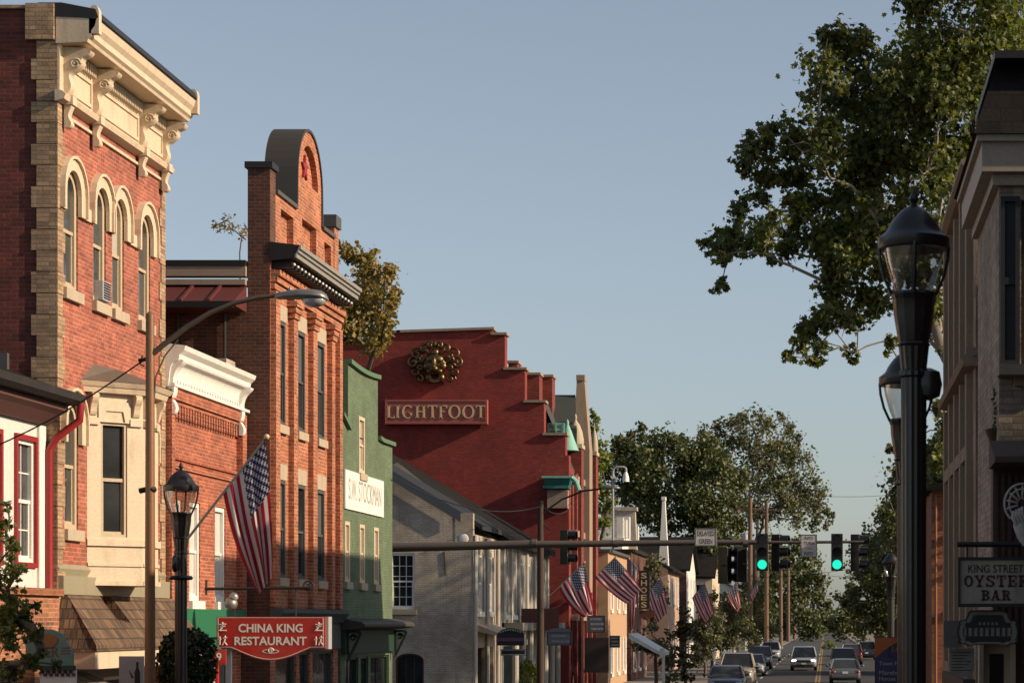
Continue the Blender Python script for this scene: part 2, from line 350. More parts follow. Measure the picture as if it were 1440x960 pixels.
def flagmat():
    m, n, l, p = nm('flag_cloth'); uv = n.new('ShaderNodeTexCoord').outputs['UV']; sx = n.new('ShaderNodeSeparateXYZ'); l.new(uv, sx.inputs[0])
    def M(op, a, b=None, c=None):
        q = n.new('ShaderNodeMath'); q.operation = op
        for k, v in enumerate((a, b, c)):
            if v is None: continue
            if isinstance(v, (int, float)): q.inputs[k].default_value = v
            else: l.new(v, q.inputs[k])
        return q.outputs[0]
    u, v = sx.outputs[0], sx.outputs[1]
    st = M('MODULO', M('FLOOR', M('MULTIPLY', v, 13)), 2)          # 0 is red at the lowest stripe
    can = M('MULTIPLY', M('LESS_THAN', u, .4), M('GREATER_THAN', v, 6/13))
    gu = M('MULTIPLY', u, 6/.4); gv = M('MULTIPLY', M('SUBTRACT', v, 6/13), 5*13/7)
    def star(ou, ov):
        a = M('SUBTRACT', M('FRACT', M('ADD', gu, ou)), .5); b = M('SUBTRACT', M('FRACT', M('ADD', gv, ov)), .5)
        r = M('SQRT', M('ADD', M('MULTIPLY', a, a), M('MULTIPLY', M('MULTIPLY', b, b), 1.0))); th = M('ARCTAN2', a, b)
        return M('LESS_THAN', r, M('MULTIPLY_ADD', M('COSINE', M('MULTIPLY', th, 5)), .09, .22))
    s_ = M('MAXIMUM', star(0, 0), star(.5, .5))
    c = mixc(n, l, st, (.42,.012,.03,1), (.66,.61,.58,1)); blue = mixc(n, l, s_, (.010,.018,.085,1), (.66,.62,.6,1)); c = mixc(n, l, can, c, blue)
    l.new(c, p.inputs['Base Color']); p.inputs['Roughness'].default_value = .75
    tr = n.new('ShaderNodeBsdfTranslucent'); l.new(c, tr.inputs[0]); mx = n.new('ShaderNodeMixShader'); mx.inputs[0].default_value = .3
    l.new(p.outputs[0], mx.inputs[1]); l.new(tr.outputs[0], mx.inputs[2]); l.new(mx.outputs[0], n['Material Output'].inputs[0]); return m
FLAG = flagmat()
# ------------------------------------------------------------------ architecture helpers
REFLG = paint('sash_reflection_grey', (.13,.135,.13), rough=.3, dk=.2)  # grey sheet that paints a reflection into the upper sashes
def arch_pts(u0, u1, v0, v1, rise, n=10):                # outline of an opening, from bottom left, clockwise over the top
    if rise <= 0: return [(u0,v0),(u0,v1),(u1,v1),(u1,v0)]
    vs = v1-rise; uc = (u0+u1)/2; r = (u1-u0)/2
    return [(u0,v0)]+[(uc-r*math.cos(math.pi*k/n), vs+rise*math.sin(math.pi*k/n)) for k in range(n+1)]+[(u1,v0)]
def grown(o, t, tb=None):                                # same outline moved inward by t (outward when negative)
    u0, u1, v0, v1, rise = o
    tb = t if tb is None else tb
    return (u0+t, u1-t, v0+tb, v1-t, max(rise-t, 0) if rise > 0 else 0)
def wall(m, fr, u0, u1, v0, v1, ops=(), d=.16, back=None):
    us = sorted({u0, u1}|{o[0] for o in ops}|{o[1] for o in ops}); vs = sorted({v0, v1}|{o[2] for o in ops}|{o[3] for o in ops})
    for a, b in zip(us, us[1:]):
        for c, e in zip(vs, vs[1:]):
            um, vm = (a+b)/2, (c+e)/2
            if any(o[0] < um < o[1] and o[2] < vm < o[3] for o in ops): continue
            m.poly([fr.p(a,c), fr.p(b,c), fr.p(b,e), fr.p(a,e)])
    for o in ops:
        P = arch_pts(*o)
        for k in range(len(P)):
            a, b = P[k], P[(k+1)%len(P)]
            m.poly([fr.p(*a, 0), fr.p(*b, 0), fr.p(*b, -d), fr.p(*a, -d)])
        if o[4] > 0:
            A = P[1:-1]; h = len(A)//2
            for k in range(h): m.poly([fr.p(o[0],o[3]), fr.p(*A[k]), fr.p(*A[k+1])])
            for k in range(h, len(A)-1): m.poly([fr.p(o[1],o[3]), fr.p(*A[k]), fr.p(*A[k+1])])
    return m
def window(fr, o, parent, fm=CREAM, pm=GLASS, sill=CREAM, d=.16, ft=.06, bars=(1,), vb=0, lintel=None, lm=None, hood=None, blind_or_reflection=None, sw=.08, mid=.5):
    """sash window: frame mesh with pane, sill, lintel and hood under it"""
    u0, u1, v0, v1, rise = o
    m = MB(); m.ring(fr, arch_pts(*o), arch_pts(*grown(o, ft)), -d-.02, -d+.07)
    zm = v0+(v1-rise*.6-v0)*mid
    m.fb(fr, u0+ft, u1-ft, zm-.03, zm+.03, -d-.01, -d+.045)
    m.ring(fr, [(u0+ft,v0+ft),(u0+ft,zm-.03),(u1-ft,zm-.03),(u1-ft,v0+ft)], [(u0+ft+.035,v0+ft+.05),(u0+ft+.035,zm-.031),(u1-ft-.035,zm-.031),(u1-ft-.035,v0+ft+.05)], -d-.01, -d+.025)
    for k in range(vb):
        uu = u0+ft+(u1-u0-2*ft)*(k+1)/(vb+1); m.fb(fr, uu-.012, uu+.012, v0+ft+.05, v1-ft*.9-rise*.25, -d-.008, -d+.018)
    if len(bars) > 1:
        for q in bars:
            vv = v0+ft+(v1-v0-2*ft)*q; m.fb(fr, u0+ft, u1-ft, vv-.011, vv+.011, -d-.007, -d+.017)
    w = m.build('window', fm, parent)
    g = MB(); g.poly([fr.p(a,b,-d) for a,b in arch_pts(*grown(o, ft*.5))]); g.build('pane', pm, w)
    if blind_or_reflection:
        q = MB(); q.poly([fr.p(a,b,-d-.012+.015) for a,b in ((u0+ft,zm+.03),(u0+ft,v1-ft),(u1-ft,v1-ft),(u1-ft,zm+.03))]); q.build('blind_or_reflection', blind_or_reflection, w)
    if sill:
        q = MB(); q.fb(fr, u0-sw, u1+sw, v0-.19, v0-.002, -.12, .09); q.build('sill', sill, w)
    if lintel:
        q = MB(); q.pr(fr, [(u0-.07,v1+.003),(u0-.12,v1+lintel),(u1+.12,v1+lintel),(u1+.07,v1+.003)], -.1, .035); q.build('lintel', lm or sill, w)
    if hood:
        q = MB(); i_ = arch_pts(*o); e = (u0-hood,u1+hood,v1-rise-.35,v1+hood,rise+hood); i2 = (u0,u1,v1-rise-.35,v1,rise)
        q.ring(fr, arch_pts(*e), arch_pts(*i2), -.02, .07, closed=False)
        e2 = (u0-hood-.05,u1+hood+.05,v1-rise-.35,v1+hood+.05,rise+hood+.05)
        q.ring(fr, arch_pts(*e2), arch_pts(*e), -.02, .12, closed=False); q.build('hood', CREAM, w)
    return w
def shell(m, x0, x1, y0, y1, z1, front_x=None, z0=0):    # closed box of the other three sides and the flat roof, front left open
    m.poly([(x0,y0,z0),(x1,y0,z0),(x1,y0,z1),(x0,y0,z1)]); m.poly([(x0,y1,z0),(x1,y1,z0),(x1,y1,z1),(x0,y1,z1)])
    m.poly([(x0,y0,z0),(x0,y1,z0),(x0,y1,z1),(x0,y0,z1)]); m.poly([(x0,y0,z1),(x1,y0,z1),(x1,y1,z1),(x0,y1,z1)]); return m
def sweep(pts, n=3):                                     # smooth a list of 2D points (Chaikin)
    for _ in range(n):
        q = [pts[0]]
        for a, b in zip(pts, pts[1:]): q += [(a[0]*.75+b[0]*.25, a[1]*.75+b[1]*.25), (a[0]*.25+b[0]*.75, a[1]*.25+b[1]*.75)]
        pts = q+[pts[-1]]
    return pts
def spiral(fr, uc, vc, r0, r1, turns, th, w, start=0, dirn=1, n=22):
    return [fr.p(uc+(r0+(r1-r0)*k/n)*math.cos(start+dirn*2*math.pi*turns*k/n), vc+(r0+(r1-r0)*k/n)*math.sin(start+dirn*2*math.pi*turns*k/n), w) for k in range(n+1)]

# ------------------------------------------------------------------ ground, roads, pavements
MB().poly([(-2500,-200,0),(2500,-200,0),(2500,3500,0),(-2500,3500,0)]).build('ground', paint('dry_grass', (.07,.075,.03), rough=.95, dk=.5, streak=False), fix=False)['kind'] = 'structure'
m = MB(); m.poly([(-9,-60,.004),(.35,-60,.004),(.35,22,.004),(1.25,64,.004),(-9,64,.004)]); m.poly([(-80,64,.004),(80,64,.004),(80,80,.004),(-80,80,.004)]); m.poly([(-6.4,80,.004),(5.2,80,.004),(5.2,760,.004),(-6.4,760,.004)])
m.build('road', ASPH, fix=False)['kind'] = 'structure'
def kerbed(name, pts):
    a = [Vector((x,y,.0)) for x,y in pts]; o = MB().ext(a, [p+Vector((0,0,.13)) for p in a]).build(name, CONC); o['kind'] = 'structure'
kerbed('pavement', [(-30,-60),(-9,-60),(-9,62),(-10.5,64),(-30,64)])
kerbed('pavement', [(.35,-60),(.35,22),(1.25,62),(2.5,64),(30,64),(30,-60)])
kerbed('pavement', [(-30,80),(-8,80),(-6.4,82),(-6.4,760),(-30,760)])
kerbed('pavement', [(30,80),(6.8,80),(5.2,82),(5.2,760),(30,760)])
m = MB()
for dx in (-.10, .10): m.poly([(-.45+dx-.055,86,.008),(-.45+dx+.055,86,.008),(-.3+dx+.055,740,.008),(-.3+dx-.055,740,.008)])
m.build('yellow_centre_line', YELL, fix=False)['kind'] = 'structure'
m = MB(); m.poly([(-.2,84,.008),(5,84,.008),(5,84.5,.008),(-.2,84.5,.008)])
for k in range(14): m.poly([(-4.1,95+k*12,.008),(-3.98,95+k*12,.008),(-3.98,99.5+k*12,.008),(-4.1,99.5+k*12,.008)])
m.build('road_marking', WLINE, fix=False)['kind'] = 'structure'

# ------------------------------------------------------------------ white clapboard house with dark slate roof, far left
XW = -13.2; f = FL(XW); Y1 = 38.42; Y0 = 26
b = thing('white_house', 'white clapboard house with red window trim and dark slate roof at the left edge', 'house', (XW, 32, 0))
ops = [(37.12,37.95,4.5,6.5,0),(35.5,36.35,4.5,6.5,0),(33.6,34.4,4.5,6.5,0)]
m = MB(); wall(m, f, Y0, Y1, 4.05, 7.0, ops, .1); shell(m, -24, XW, Y0, Y1, 7.0); m.build('upper_wall', WHITEC, b)
m = MB(); q = MB()
wall(m, FL(XW+.28), Y0, Y1-.02, 0, 3.95, [(29,37.2,.5,2.9,0)], .3); m.poly([(-13.4,Y1-.02,0),(XW+.28,Y1-.02,0),(XW+.28,Y1-.02,3.95),(-13.4,Y1-.02,3.95)]); m.poly([(-13.4,Y0,0),(XW+.28,Y0,0),(XW+.28,Y0,3.95),(-13.4,Y0,3.95)]); m.build('brick_base', BR_W, b)
MB().fb(FL(XW+.28), Y0, Y1-.01, 3.95, 4.07, -.3, .08).build('brick_ledge', BR_R, b)
MB().poly([FL(XW+.28).p(a,c,-.28) for a,c in ((29,.5),(37.2,.5),(37.2,2.9),(29,2.9))]).build('shop_window', GLASS, b)
for o in ops:
    w = window(f, o, b, WHITE, GLASSB, None, d=.08, vb=1, bars=(.25,.75))
    q = MB(); e = grown(o, -.09); q.ring(f, arch_pts(*e), arch_pts(*grown(o, -.005)), 0, .05); q.build('red_casing', REDTR, w)
MB().fb(f, Y1-.32, Y1+.0, 4.07, 7.0, .0, .05).build('corner_board', WHITE, b)
m = MB(); m.ext([(XW-.02,Y0,6.98),(XW+.44,Y0,7.16),(XW+.56,Y0,7.16),(XW+.56,Y0,7.36),(-17.5,Y0,9.1),(-24,Y0,6.98)], [(XW-.02,Y1+.03,6.98),(XW+.44,Y1+.03,7.16),(XW+.56,Y1+.03,7.16),(XW+.56,Y1+.03,7.36),(-17.5,Y1+.03,9.1),(-24,Y1+.03,6.98)])
m.build('roof', SLATE, b)
m = MB(); m.run(f, [(.0,6.83),(.1,6.83),(.3,7.0),(.42,7.06),(.42,7.15),(0,6.975)], Y0, Y1+.01); m.build('eave_moulding', paint('maroon_eave', (.13,.05,.045), dk=.3), b)
MB().run(f, [(.565,7.16),(.68,7.22),(.70,7.34),(.565,7.36)], Y0, Y1+.1).build('gutter', paint('gutter_black', (.02,.017,.015), rough=.8), b)
m = MB()
for k in range(5): m.box(XW-.9-.55*k, XW-.6-.55*k, Y1-.02, Y1+.12, 7.7+.24*k, 8.05+.24*k)
m.each('step_flashing', GREYP, b)
m = MB(); m.tube([(XW+.62,Y1+.05,7.22),(XW+.60,Y1+.06,6.92),(XW+.22,Y1+.03,6.62),(XW+.10,Y1+.0,6.4),(XW+.10,Y1,4.05)], .065, 10); m.build('downpipe', REDTR, b, 40)

# ------------------------------------------------------------------ tall Italianate brick building
XT = -13.0; f = FL(XT); A, B = 38.5, 44.75
t = thing('italianate_building', 'tall red brick building with cream bracketed cornice and arched windows', 'building', (XT, 41.6, 0))
W3 = [(38.84,39.6,9.22,11.28,.38),(40.43,41.14,9.22,11.28,.36),(41.5,42.2,9.22,11.28,.36),(43.1,43.85,9.22,11.28,.38)]
W2 = [(38.9,39.62,5.1,7.3,.36),(43.2,43.9,5.1,7.3,.36)]
m = MB(); wall(m, f, A, B, 2.95, 12.35, W3+W2+[(40.12,42.53,4.2,7.75,0)], .3)
m.poly([(-24,B,0),(XT,B,0),(XT,B,13.2),(-24,B,13.2)]); m.poly([(-24,A,0),(-24,B,0),(-24,B,13.2),(-24,A,13.2)]); m.poly([(-24,A,13.3),(XT,A,13.3),(XT,B,13.3),(-24,B,13.3)])
m.build('front_wall', BR_T, t)
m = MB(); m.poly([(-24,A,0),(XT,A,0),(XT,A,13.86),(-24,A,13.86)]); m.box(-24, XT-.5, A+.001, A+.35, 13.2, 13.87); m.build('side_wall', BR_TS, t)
m = MB(); m.box(-24, XT-.42, A-.05, A+.4, 13.87, 13.93); m.box(XT-.5, XT-.02, A-.09, A+.42, 12.92+.42, 13.95); m.build('parapet_cap', BR_TAN, t)
q = MB(); z = 2.95; k = 0
while z < 13.3:
    h = .36; a = .42 if k % 2 else .33; c = .36 if k % 2 else .24
    q.box(XT-a, XT+.028, A-.028, A+c, z+.006, min(z+h-.006, 13.33)); z += h; k += 1
z = 2.95; k = 0
while z < 12.3:
    c = .36 if k % 2 else .24; q.box(XT-.1, XT+.028, B-c, B+.02, z+.006, z+.354); z += .36; k += 1
q.each('quoin', BR_TAN, t)
for o in W3+W2: window(f, o, t, CREAM2, GLASSB, STONE, d=.10, ft=.10, hood=.2, mid=.55, blind_or_reflection=BLIND if o[0] > 41 and o[0] < 43 else None)
q = MB(); sp = 11.28-.38-.35
for a, c in ((39.8,40.23),(42.4,42.9)): q.fb(f, a+.06, c-.06, sp+.0, sp+.22, -.01, .055)
q.each('impost_band', CREAM, t)
# cornice
m = MB(); m.fb(f, A-.02, B+.05, 12.35, 13.28, -.05, .06); m.run(f, [(.0,12.30),(.16,12.34),(.19,12.42),(.12,12.48),(0,12.5)], A-.1, B+.1)
m.run(f, [(0,12.12),(.05,12.12),(.05,12.17),(0,12.17)], A+.25, B-.2)
for a, c in ((38.98,40.12),(40.5,42.85),(43.2,44.4)): m.ring(f, [(a,12.55),(a,13.02),(c,13.02),(c,12.55)], [(a+.06,12.61),(a+.06,12.96),(c-.06,12.96),(c-.06,12.61)], .05, .09)
m.build('frieze', CREAM, t)
m = MB(); m.run(f, [(0,13.285),(.53,13.31),(.55,13.36),(.60,13.40),(.60,13.50),(.66,13.58),(.69,13.70),(.0,13.74)], A-.04, B-.12); 
m.build('corona', CREAM, t)
MB().run(f, [(-.3,13.745),(.70,13.705),(.72,13.73),(.67,13.86),(.1,13.97),(-.3,13.97)], A-.05, B-.1).build('cornice_roof', DARKM, t)
m = MB(); u = 39.05
while u < 44.3:
    if not any(abs(u-k) < .2 for k in (38.78,40.3,43.0,44.52)): m.fb(f, u, u+.06, 13.08, 13.27, .06, .16)
    u += .1
m.each('dentil', CREAM2, t)
for uc in (38.78, 40.3, 43.0, 44.48):
    m = MB(); P = sweep([(.06,12.45),(.15,12.5),(.20,12.62),(.13,12.82),(.28,12.9),(.37,12.98),(.36,13.1),(.50,13.14),(.54,13.25),(.06,13.28)], 2)
    m.run(f, P, uc-.11, uc+.11)
    for s in (-1, 1): m.tube(spiral(Fr((XT+.27,uc+s*.115,12.99),(1,0,0),(0,s,0)), 0, 0, .09, .02, 1.6, .02, 0, 0, 1), .022, 5)
    m.run(f, sweep([(.06,11.92),(.14,11.9),(.20,11.98),(.12,12.1),(.16,12.22),(.2,12.30),(.06,12.33)], 2), uc-.085, uc+.085); m.fb(f, uc-.11, uc+.11, 12.3, 12.45, .05, .22)
    m.build('bracket', CREAM, t, 35)
for uc in (A+.03, B-.17):
    m = MB(); m.fb(f, uc-.07, uc+.07, 13.45, 13.8, .56, .73); m.ext([f.p(uc-.07,13.8+.13*math.sin(k*math.pi/8),.645-.085*math.cos(k*math.pi/8)) for k in range(9)], [f.p(uc+.07,13.8+.13*math.sin(k*math.pi/8),.645-.085*math.cos(k*math.pi/8)) for k in range(9)]); m.build('cornice_end_block', CREAM, t)
# angled bay
P = [(XT,40.1),(-12.25,40.85),(-12.25,41.8),(XT,42.55)]
fn = Fr((-12.02,40.42,0), Vector((-12.02-XT,.32,0)).normalized()*-1, Vector((.31,-.95,0)).normalized())
L1 = math.hypot(.98,.32)
faces = []
bay = MB()
def fside(a, b):
    d = Vector((b[0]-a[0], b[1]-a[1], 0)); L = d.length; d.normalize(); return Fr((a[0],a[1],0), d, (d.y, -d.x, 0)), L
for i, (a, c) in enumerate(zip(P, P[1:])):
    fr, L = fside(a, c); op = (L*.24, L*.72, 5.02, 7.05, 0) if i != 1 else (.25, L-.25, 5.02, 7.05, 0)
    wall(bay, fr, 0, L, 4.16, 7.62, [op], .09); faces.append((fr, L, op))
bay.poly([(x,y,4.16) for x,y in P])
bay.build('bay_wall', CREAM, t)
for fr, L, op in faces: window(fr, op, t, CREAM2, GLASS, None, d=.09, ft=.05, blind_or_reflection=BLIND if L < 1.1 and 0 else None)
m = MB()
for fr, L, op in faces:
    m.fb(fr, -.02, L+.02, 4.86, 4.98, 0, .05); m.fb(fr, 0, L, 4.5, 4.56, 0, .03); m.fb(fr, -.03, L+.03, 4.16, 4.24, 0, .04); m.fb(fr, .02, op[0]-.04, 7.0, 7.12, 0, .05); m.fb(fr, op[1]+.04, L-.02, 7.0, 7.12, 0, .05)
    m.ring(fr, [(op[0]-.05,7.05),(op[0]-.05,7.42),(op[1]+.05,7.42),(op[1]+.05,7.05)], [(op[0]+.05,7.06),(op[0]+.09,7.25),(op[1]-.09,7.25),(op[1]-.05,7.06)], 0, .03)
    for uu in (op[0]-.16, op[1]+.16): m.run(fr, sweep([(0,7.15),(.05,7.18),(.08,7.34),(.15,7.44),(.16,7.55),(0,7.56)], 1), uu-.06, uu+.06)
m.each('bay_trim', CREAM, t)
def offs(d, z): return [(XT,P[0][1]-d*1.2,z),(-12.25+d,P[1][1]-d*.41,z),(-12.25+d,P[2][1]+d*.41,z),(XT,P[3][1]+d*1.2,z)]
m = MB(); m.ext(offs(.14,7.56), offs(.18,7.66)); m.ext(offs(.2,7.66), offs(.26,7.75)); m.build('bay_cornice', CREAM, t)
m = MB(); lo = offs(.27,7.752); hi = [(XT,40.5,8.1),(XT+.25,40.9,8.05),(XT+.25,41.9,8.05),(XT,42.4,8.1)]; m.ext(lo, hi); m.build('bay_roof', DARKM if 0 else paint('bay_roof_tin', (.16,.12,.09), rough=.6, dk=.5), t)
# shingled skirt and shop front under it
m = MB(); m.fb(f, A+.0, B, 3.98, 4.3, 0, .12); m.run(f, [(0,4.3),(.05,4.42),(0,4.5)], A, B); m.build('skirt_flashing', paint('skirt_board', (.33,.29,.19), dk=.3), t)
m = MB(); m.ext([f.p(A+.15,3.97,.02),f.p(A+.15,3.97,.14),f.p(A-.32,3.12,.78),f.p(A-.32,3.02,.78),f.p(A-.32,3.02,.02),f.p(A-.28,3.12,.02)],[f.p(40.35,3.97,.02),f.p(40.35,3.97,.14),f.p(40.35,3.12,.78),f.p(40.35,3.02,.78),f.p(40.35,3.02,.02),f.p(40.35,3.12,.02)]); m.run(f, [(.02,3.97),(.14,3.97),(.78,3.12),(.78,3.02),(.02,3.02)], 41.0, B+.1); m.run(f, [(.02,3.62),(.5,3.5),(.78,3.12),(.78,3.02),(.02,3.02)], 40.35, 41.0); m.each('shingle_skirt', SHING, t)
MB().fb(f, A-.28, B+.08, 2.72, 3.018, .0, .74).build('skirt_fascia', CREAM, t)
m = MB(); wall(m, FL(XT-.25), A, B, 0, 2.95, [(38.8,40.4,.6,2.5,0),(40.7,41.5,.1,2.5,0),(41.8,44.4,.6,2.5,0)], .12); m.build('shop_front', paint('shop_wood', (.12,.09,.07)), t)
for o in [(38.8,40.4,.6,2.5,0),(40.7,41.5,.1,2.5,0),(41.8,44.4,.6,2.5,0)]: window(FL(XT-.25), o, t, CREAM2, GLASS, None, d=.1)
# window air conditioner, the lifted-out thing
o = W3[1]; ac = thing('air_conditioner', 'white window air conditioner in the second arched window', 'air conditioner', (XT+.05, 40.78, 9.26))
MB().fb(f, o[0]+.14, o[1]-.12, 9.25, 9.6, -.2, .13).build('case', SIGNG, ac, bevel=.01)
m = MB()
for k in range(7): m.fb(f, o[0]+.18, o[1]-.16, 9.29+k*.044, 9.312+k*.044, .131, .142)
m.build('grille', INK, ac)

# ------------------------------------------------------------------ low brick building with white cornice
XC = -13.0; f = FL(XC); A, B = 44.8, 50.65
t = thing('low_brick_shop', 'two storey red brick shop with heavy white cornice and tall white windows', 'building', (XC, 47.7, 0))
ops = [(45.2,46.0,3.95,5.98,0),(46.55,47.35,3.95,5.98,0),(48.5,49.35,3.95,5.98,0)]
m = MB(); wall(m, f, A, B, 0, 8.15, [(45.3,49.9,.5,2.9,0)]+ops, .14); shell(m, -24, XC, A, B, 8.1); m.build('wall', BR_C, t)
for o in ops: window(f, o, t, WHITE, BLINDW, WHITE, d=.1, ft=.1)
m = MB(); m.fb(f, B-.38, B-.02, 2.9, 8.1, 0, .14); m.fb(f, A+.02, A+.25, 2.9, 8.1, 0, .14); m.each('pilaster', BR_C, t)
m = MB(); m.fb(f, A+.26, B-.39, 7.92, 8.14, 0, .14); m.fb(f, A+.26, B-.39, 7.84, 7.915, 0, .09)
u = A+.3
while u < B-.5: m.fb(f, u, u+.1, 7.58, 7.835, 0, .09); u += .2
m.fb(f, A+.26, B-.39, 6.76, 6.82, 0, .05); m.fb(f, A+.26, B-.39, 6.58, 6.64, 0, .05); m.build('corbel_bands', BR_C, t)
m = MB(); m.run(f, [(0,8.15),(.08,8.17)]+sweep([(.09,8.3),(.11,8.5),(.16,8.62),(.27,8.66)], 2)+[(.29,8.70),(.30,8.78),(.39,8.86),(.42,8.95),(.0,9.0)], A-.02, B-.3)
m.run(f, [(0,8.13),(.2,8.16),(.2,8.22),(0,8.25)], A, B)
u = A+.15
while u < B-.3: m.fb(f, u, u+.09, 8.22, 8.3, .1, .17); u += .2
m.build('cornice', WHITE, t)
for uc in (A+.15, B-.46):
    m = MB(); m.run(f, sweep([(.05,7.9),(.14,7.92),(.19,8.1),(.15,8.3),(.22,8.5),(.36,8.62),(.37,8.69),(.05,8.69)], 2), uc-.13, uc+.13); m.run(f, sweep([(.1,7.62),(.18,7.62),(.22,7.75),(.14,7.9),(.1,7.95)], 1), uc-.1, uc+.1); m.build('cornice_bracket', WHITE, t)
m = MB(); m.box(-14.1,-13.5,44.9,45.5,8.9,9.35); m.box(-14.0,-13.6,45.0,45.4,9.35,9.6); m.build('roof_block', WHITE, t)
m = MB(); m.box(-13.55,-13.1,49.8,50.55,8.95,9.28); m.build('chimney_stub', BR_WH, t)
m = MB(); m.fb(f, A, B-.4, 3.2, 3.78, 0, .22); m.fb(f, A, B-.4, 2.9, 3.2, 0, .1); m.build('green_fascia', GREENF, t)
MB().poly([f.p(a,c,-.13) for a,c in ((45.3,.5),(49.9,.5),(49.9,2.9),(45.3,2.9))]).build('shop_window', GLASS, t)
m = MB()
for u in (45.3,46.9,48.4,49.8): m.fb(f, u, u+.1, .5, 2.9, -.12, .0)
m.each('mullion', WHITE, t)

# ------------------------------------------------------------------ orange brick building with arched gable parapet
XB = -12.36; f = FL(XB); A, B = 50.7, 57.75
t = thing('gabled_brick_building', 'three storey orange brick building with round arched parapet over a black eave', 'building', (XB, 54.2, 0))
cols = [(51.22,52.08),(53.2,54.05),(55.3,56.15)]
W3 = [(a,c,7.98,10.34,0) for a,c in cols]; W2 = [(a,c,4.52,6.74,0) for a,c in cols]
SF = [(51.2,53.2,.5,2.8,0),(53.5,54.6,.1,2.8,0),(54.9,57.2,.5,2.8,0)]
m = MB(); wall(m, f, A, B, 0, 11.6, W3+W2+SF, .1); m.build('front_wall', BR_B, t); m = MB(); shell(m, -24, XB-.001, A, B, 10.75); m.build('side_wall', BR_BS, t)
for k, o in enumerate(W3+W2): window(f, o, t, GREYP, GLASS, STONE, d=.055, ft=.085, lintel=.36, lm=STONE, blind_or_reflection=REFLG if o[2] > 6 or k % 2 else None)
for o in SF: window(f, o, t, GREYP, GLASS, None, d=.12)
m = MB()
for a, c in ((A+.02,A+.42),(52.42,52.84),(54.42,54.86),(56.5,56.85),(57.4,B-.02)): m.fb(f, a, c, 3.85, 10.9, 0, .13)
for a, c in ((A+.02,52.9),(54.4,B-.02)):
    for k in range(3): m.fb(f, A+.02 if k else A+.03, B-.02, 10.95+.14*k, 11.08+.14*k, 0, .1+.06*k)
    break
for a, c in ((52.36,52.9),(54.36,54.92),(56.44,56.9)):
    for k in range(3): m.fb(f, a-.05*k, c+.05*k, 10.5+.13*k, 10.625+.13*k, .0, .17+.035*k)
m.build('brick_piers', BR_B, t)
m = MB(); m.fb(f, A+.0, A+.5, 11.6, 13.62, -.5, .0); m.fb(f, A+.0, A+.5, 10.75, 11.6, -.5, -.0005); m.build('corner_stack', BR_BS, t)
MB().fb(f, A-.05, A+.56, 13.62, 13.76, -.56, .06).build('stack_cap', DARKM, t)
# parapet with recessed panels and arch
uc, R, zs = 54.55, 1.28, 13.95
m = MB(); T = .55
def pan(a, c, v0, v1, ops): wall(m, f, a, c, v0, v1, ops, .16)
pan(A+.5, uc-R, 11.6, 13.15, [(A+1.0, uc-R-.35, 12.1, 12.9, 0)]); pan(uc-R, uc+R, 11.6, zs, [(uc-.75,uc+.75,12.05,13.05,0)]); pan(uc+R, B-.5, 11.6, 13.15, [(uc+R+.35, B-.8, 12.1, 12.9, 0)])
for a, c, v in ((A+1.0,uc-R-.35,0),(uc-.75,uc+.75,0),(uc+R+.35,B-.8,0)): m.poly([f.p(x,y,-.155) for x,y in ((a,12.0),(c,12.0),(c,13.06),(a,13.06))])
arc = [(uc-R*math.cos(math.pi*k/20), zs+R*math.sin(math.pi*k/20)) for k in range(21)]; inn = [(uc-R*.74*math.cos(math.pi*k/20), zs+.001+R*.74*math.sin(math.pi*k/20)) for k in range(21)]
m.ring(f, arc, inn, -.2, 0, closed=False); m.poly([f.p(a,c,-.14) for a,c in inn]); m.poly([f.p(uc-R*.74,zs),f.p(uc+R*.74,zs),f.p(uc+R*.74,zs,-.2),f.p(uc-R*.74,zs,-.2)])
m.poly([f.p(a,c,-T) for a,c in [(A+.5,11.6),(A+.5,13.15),(uc-R,13.15),(uc-R,zs)]+arc[1:-1]+[(uc+R,zs),(uc+R,13.15),(B,13.15),(B,11.6)]])
for uu in (uc-R, uc+R): m.poly([f.p(uu,13.15,0),f.p(uu,zs,0),f.p(uu,zs,-T),f.p(uu,13.15,-T)])
m.fb(f, B-.5, B, 11.6, 13.45, -T, .02); m.build('parapet_gable', BR_B, t)
m = MB(); out = [(uc-(R+.06)*math.cos(math.pi*k/20), zs+(R+.06)*math.sin(math.pi*k/20)) for k in range(21)]
m.ring(f, [(uc-R-.1,13.2)]+out+[(uc+R+.1,13.2)], [(uc-R-.01,13.2)]+arc+[(uc+R+.01,13.2)], -T-.2, .04, closed=False); m.build('arch_hood', paint('hood_tin', (.055,.047,.04), rough=.55, dk=.4), t)
m = MB(); m.fb(f, A+.5, uc-R-.1, 13.15, 13.24, -T-.05, .06); m.fb(f, uc+R+.1, B-.5, 13.15, 13.24, -T-.05, .06); m.fb(f, B-.56, B+.05, 13.45, 13.75, -T-.05, .08); m.each('coping', GREYP, t)
m = MB(); 
for k in range(10):
    a = math.pi/2+k*math.pi/5; 
P5 = [(uc+(.32 if k%2==0 else .13)*math.sin(k*math.pi/5), 14.38+(.32 if k%2==0 else .13)*math.cos(k*math.pi/5)) for k in range(10)]
m.pr(f, P5, -.139, -.08); m.build('star_ornament', REDTR, t)
m = MB(); m.run(f, [(0,11.56),(.55,11.62),(.55,11.68),(.61,11.73),(.65,11.86),(.67,11.9),(.0,11.98)], A-.02, B-.4); m.build('eave', DARKM, t)
MB().run(f, [(.555,11.625),(.595,11.625),(.595,11.72),(.64,11.735),(.64,11.80),(.69,11.815),(.69,11.905),(.66,11.905),(.605,11.76),(.555,11.69)], A-.03, B-.38).build('eave_fascia', paint('fascia_grey', (.30,.28,.25), dk=.3), t)
m = MB(); u = A+.15
while u < B-.5: m.fb(f, u, u+.1, 11.42, 11.555, .02, .46); u += .36
m.each('rafter_end', DARKM, t)
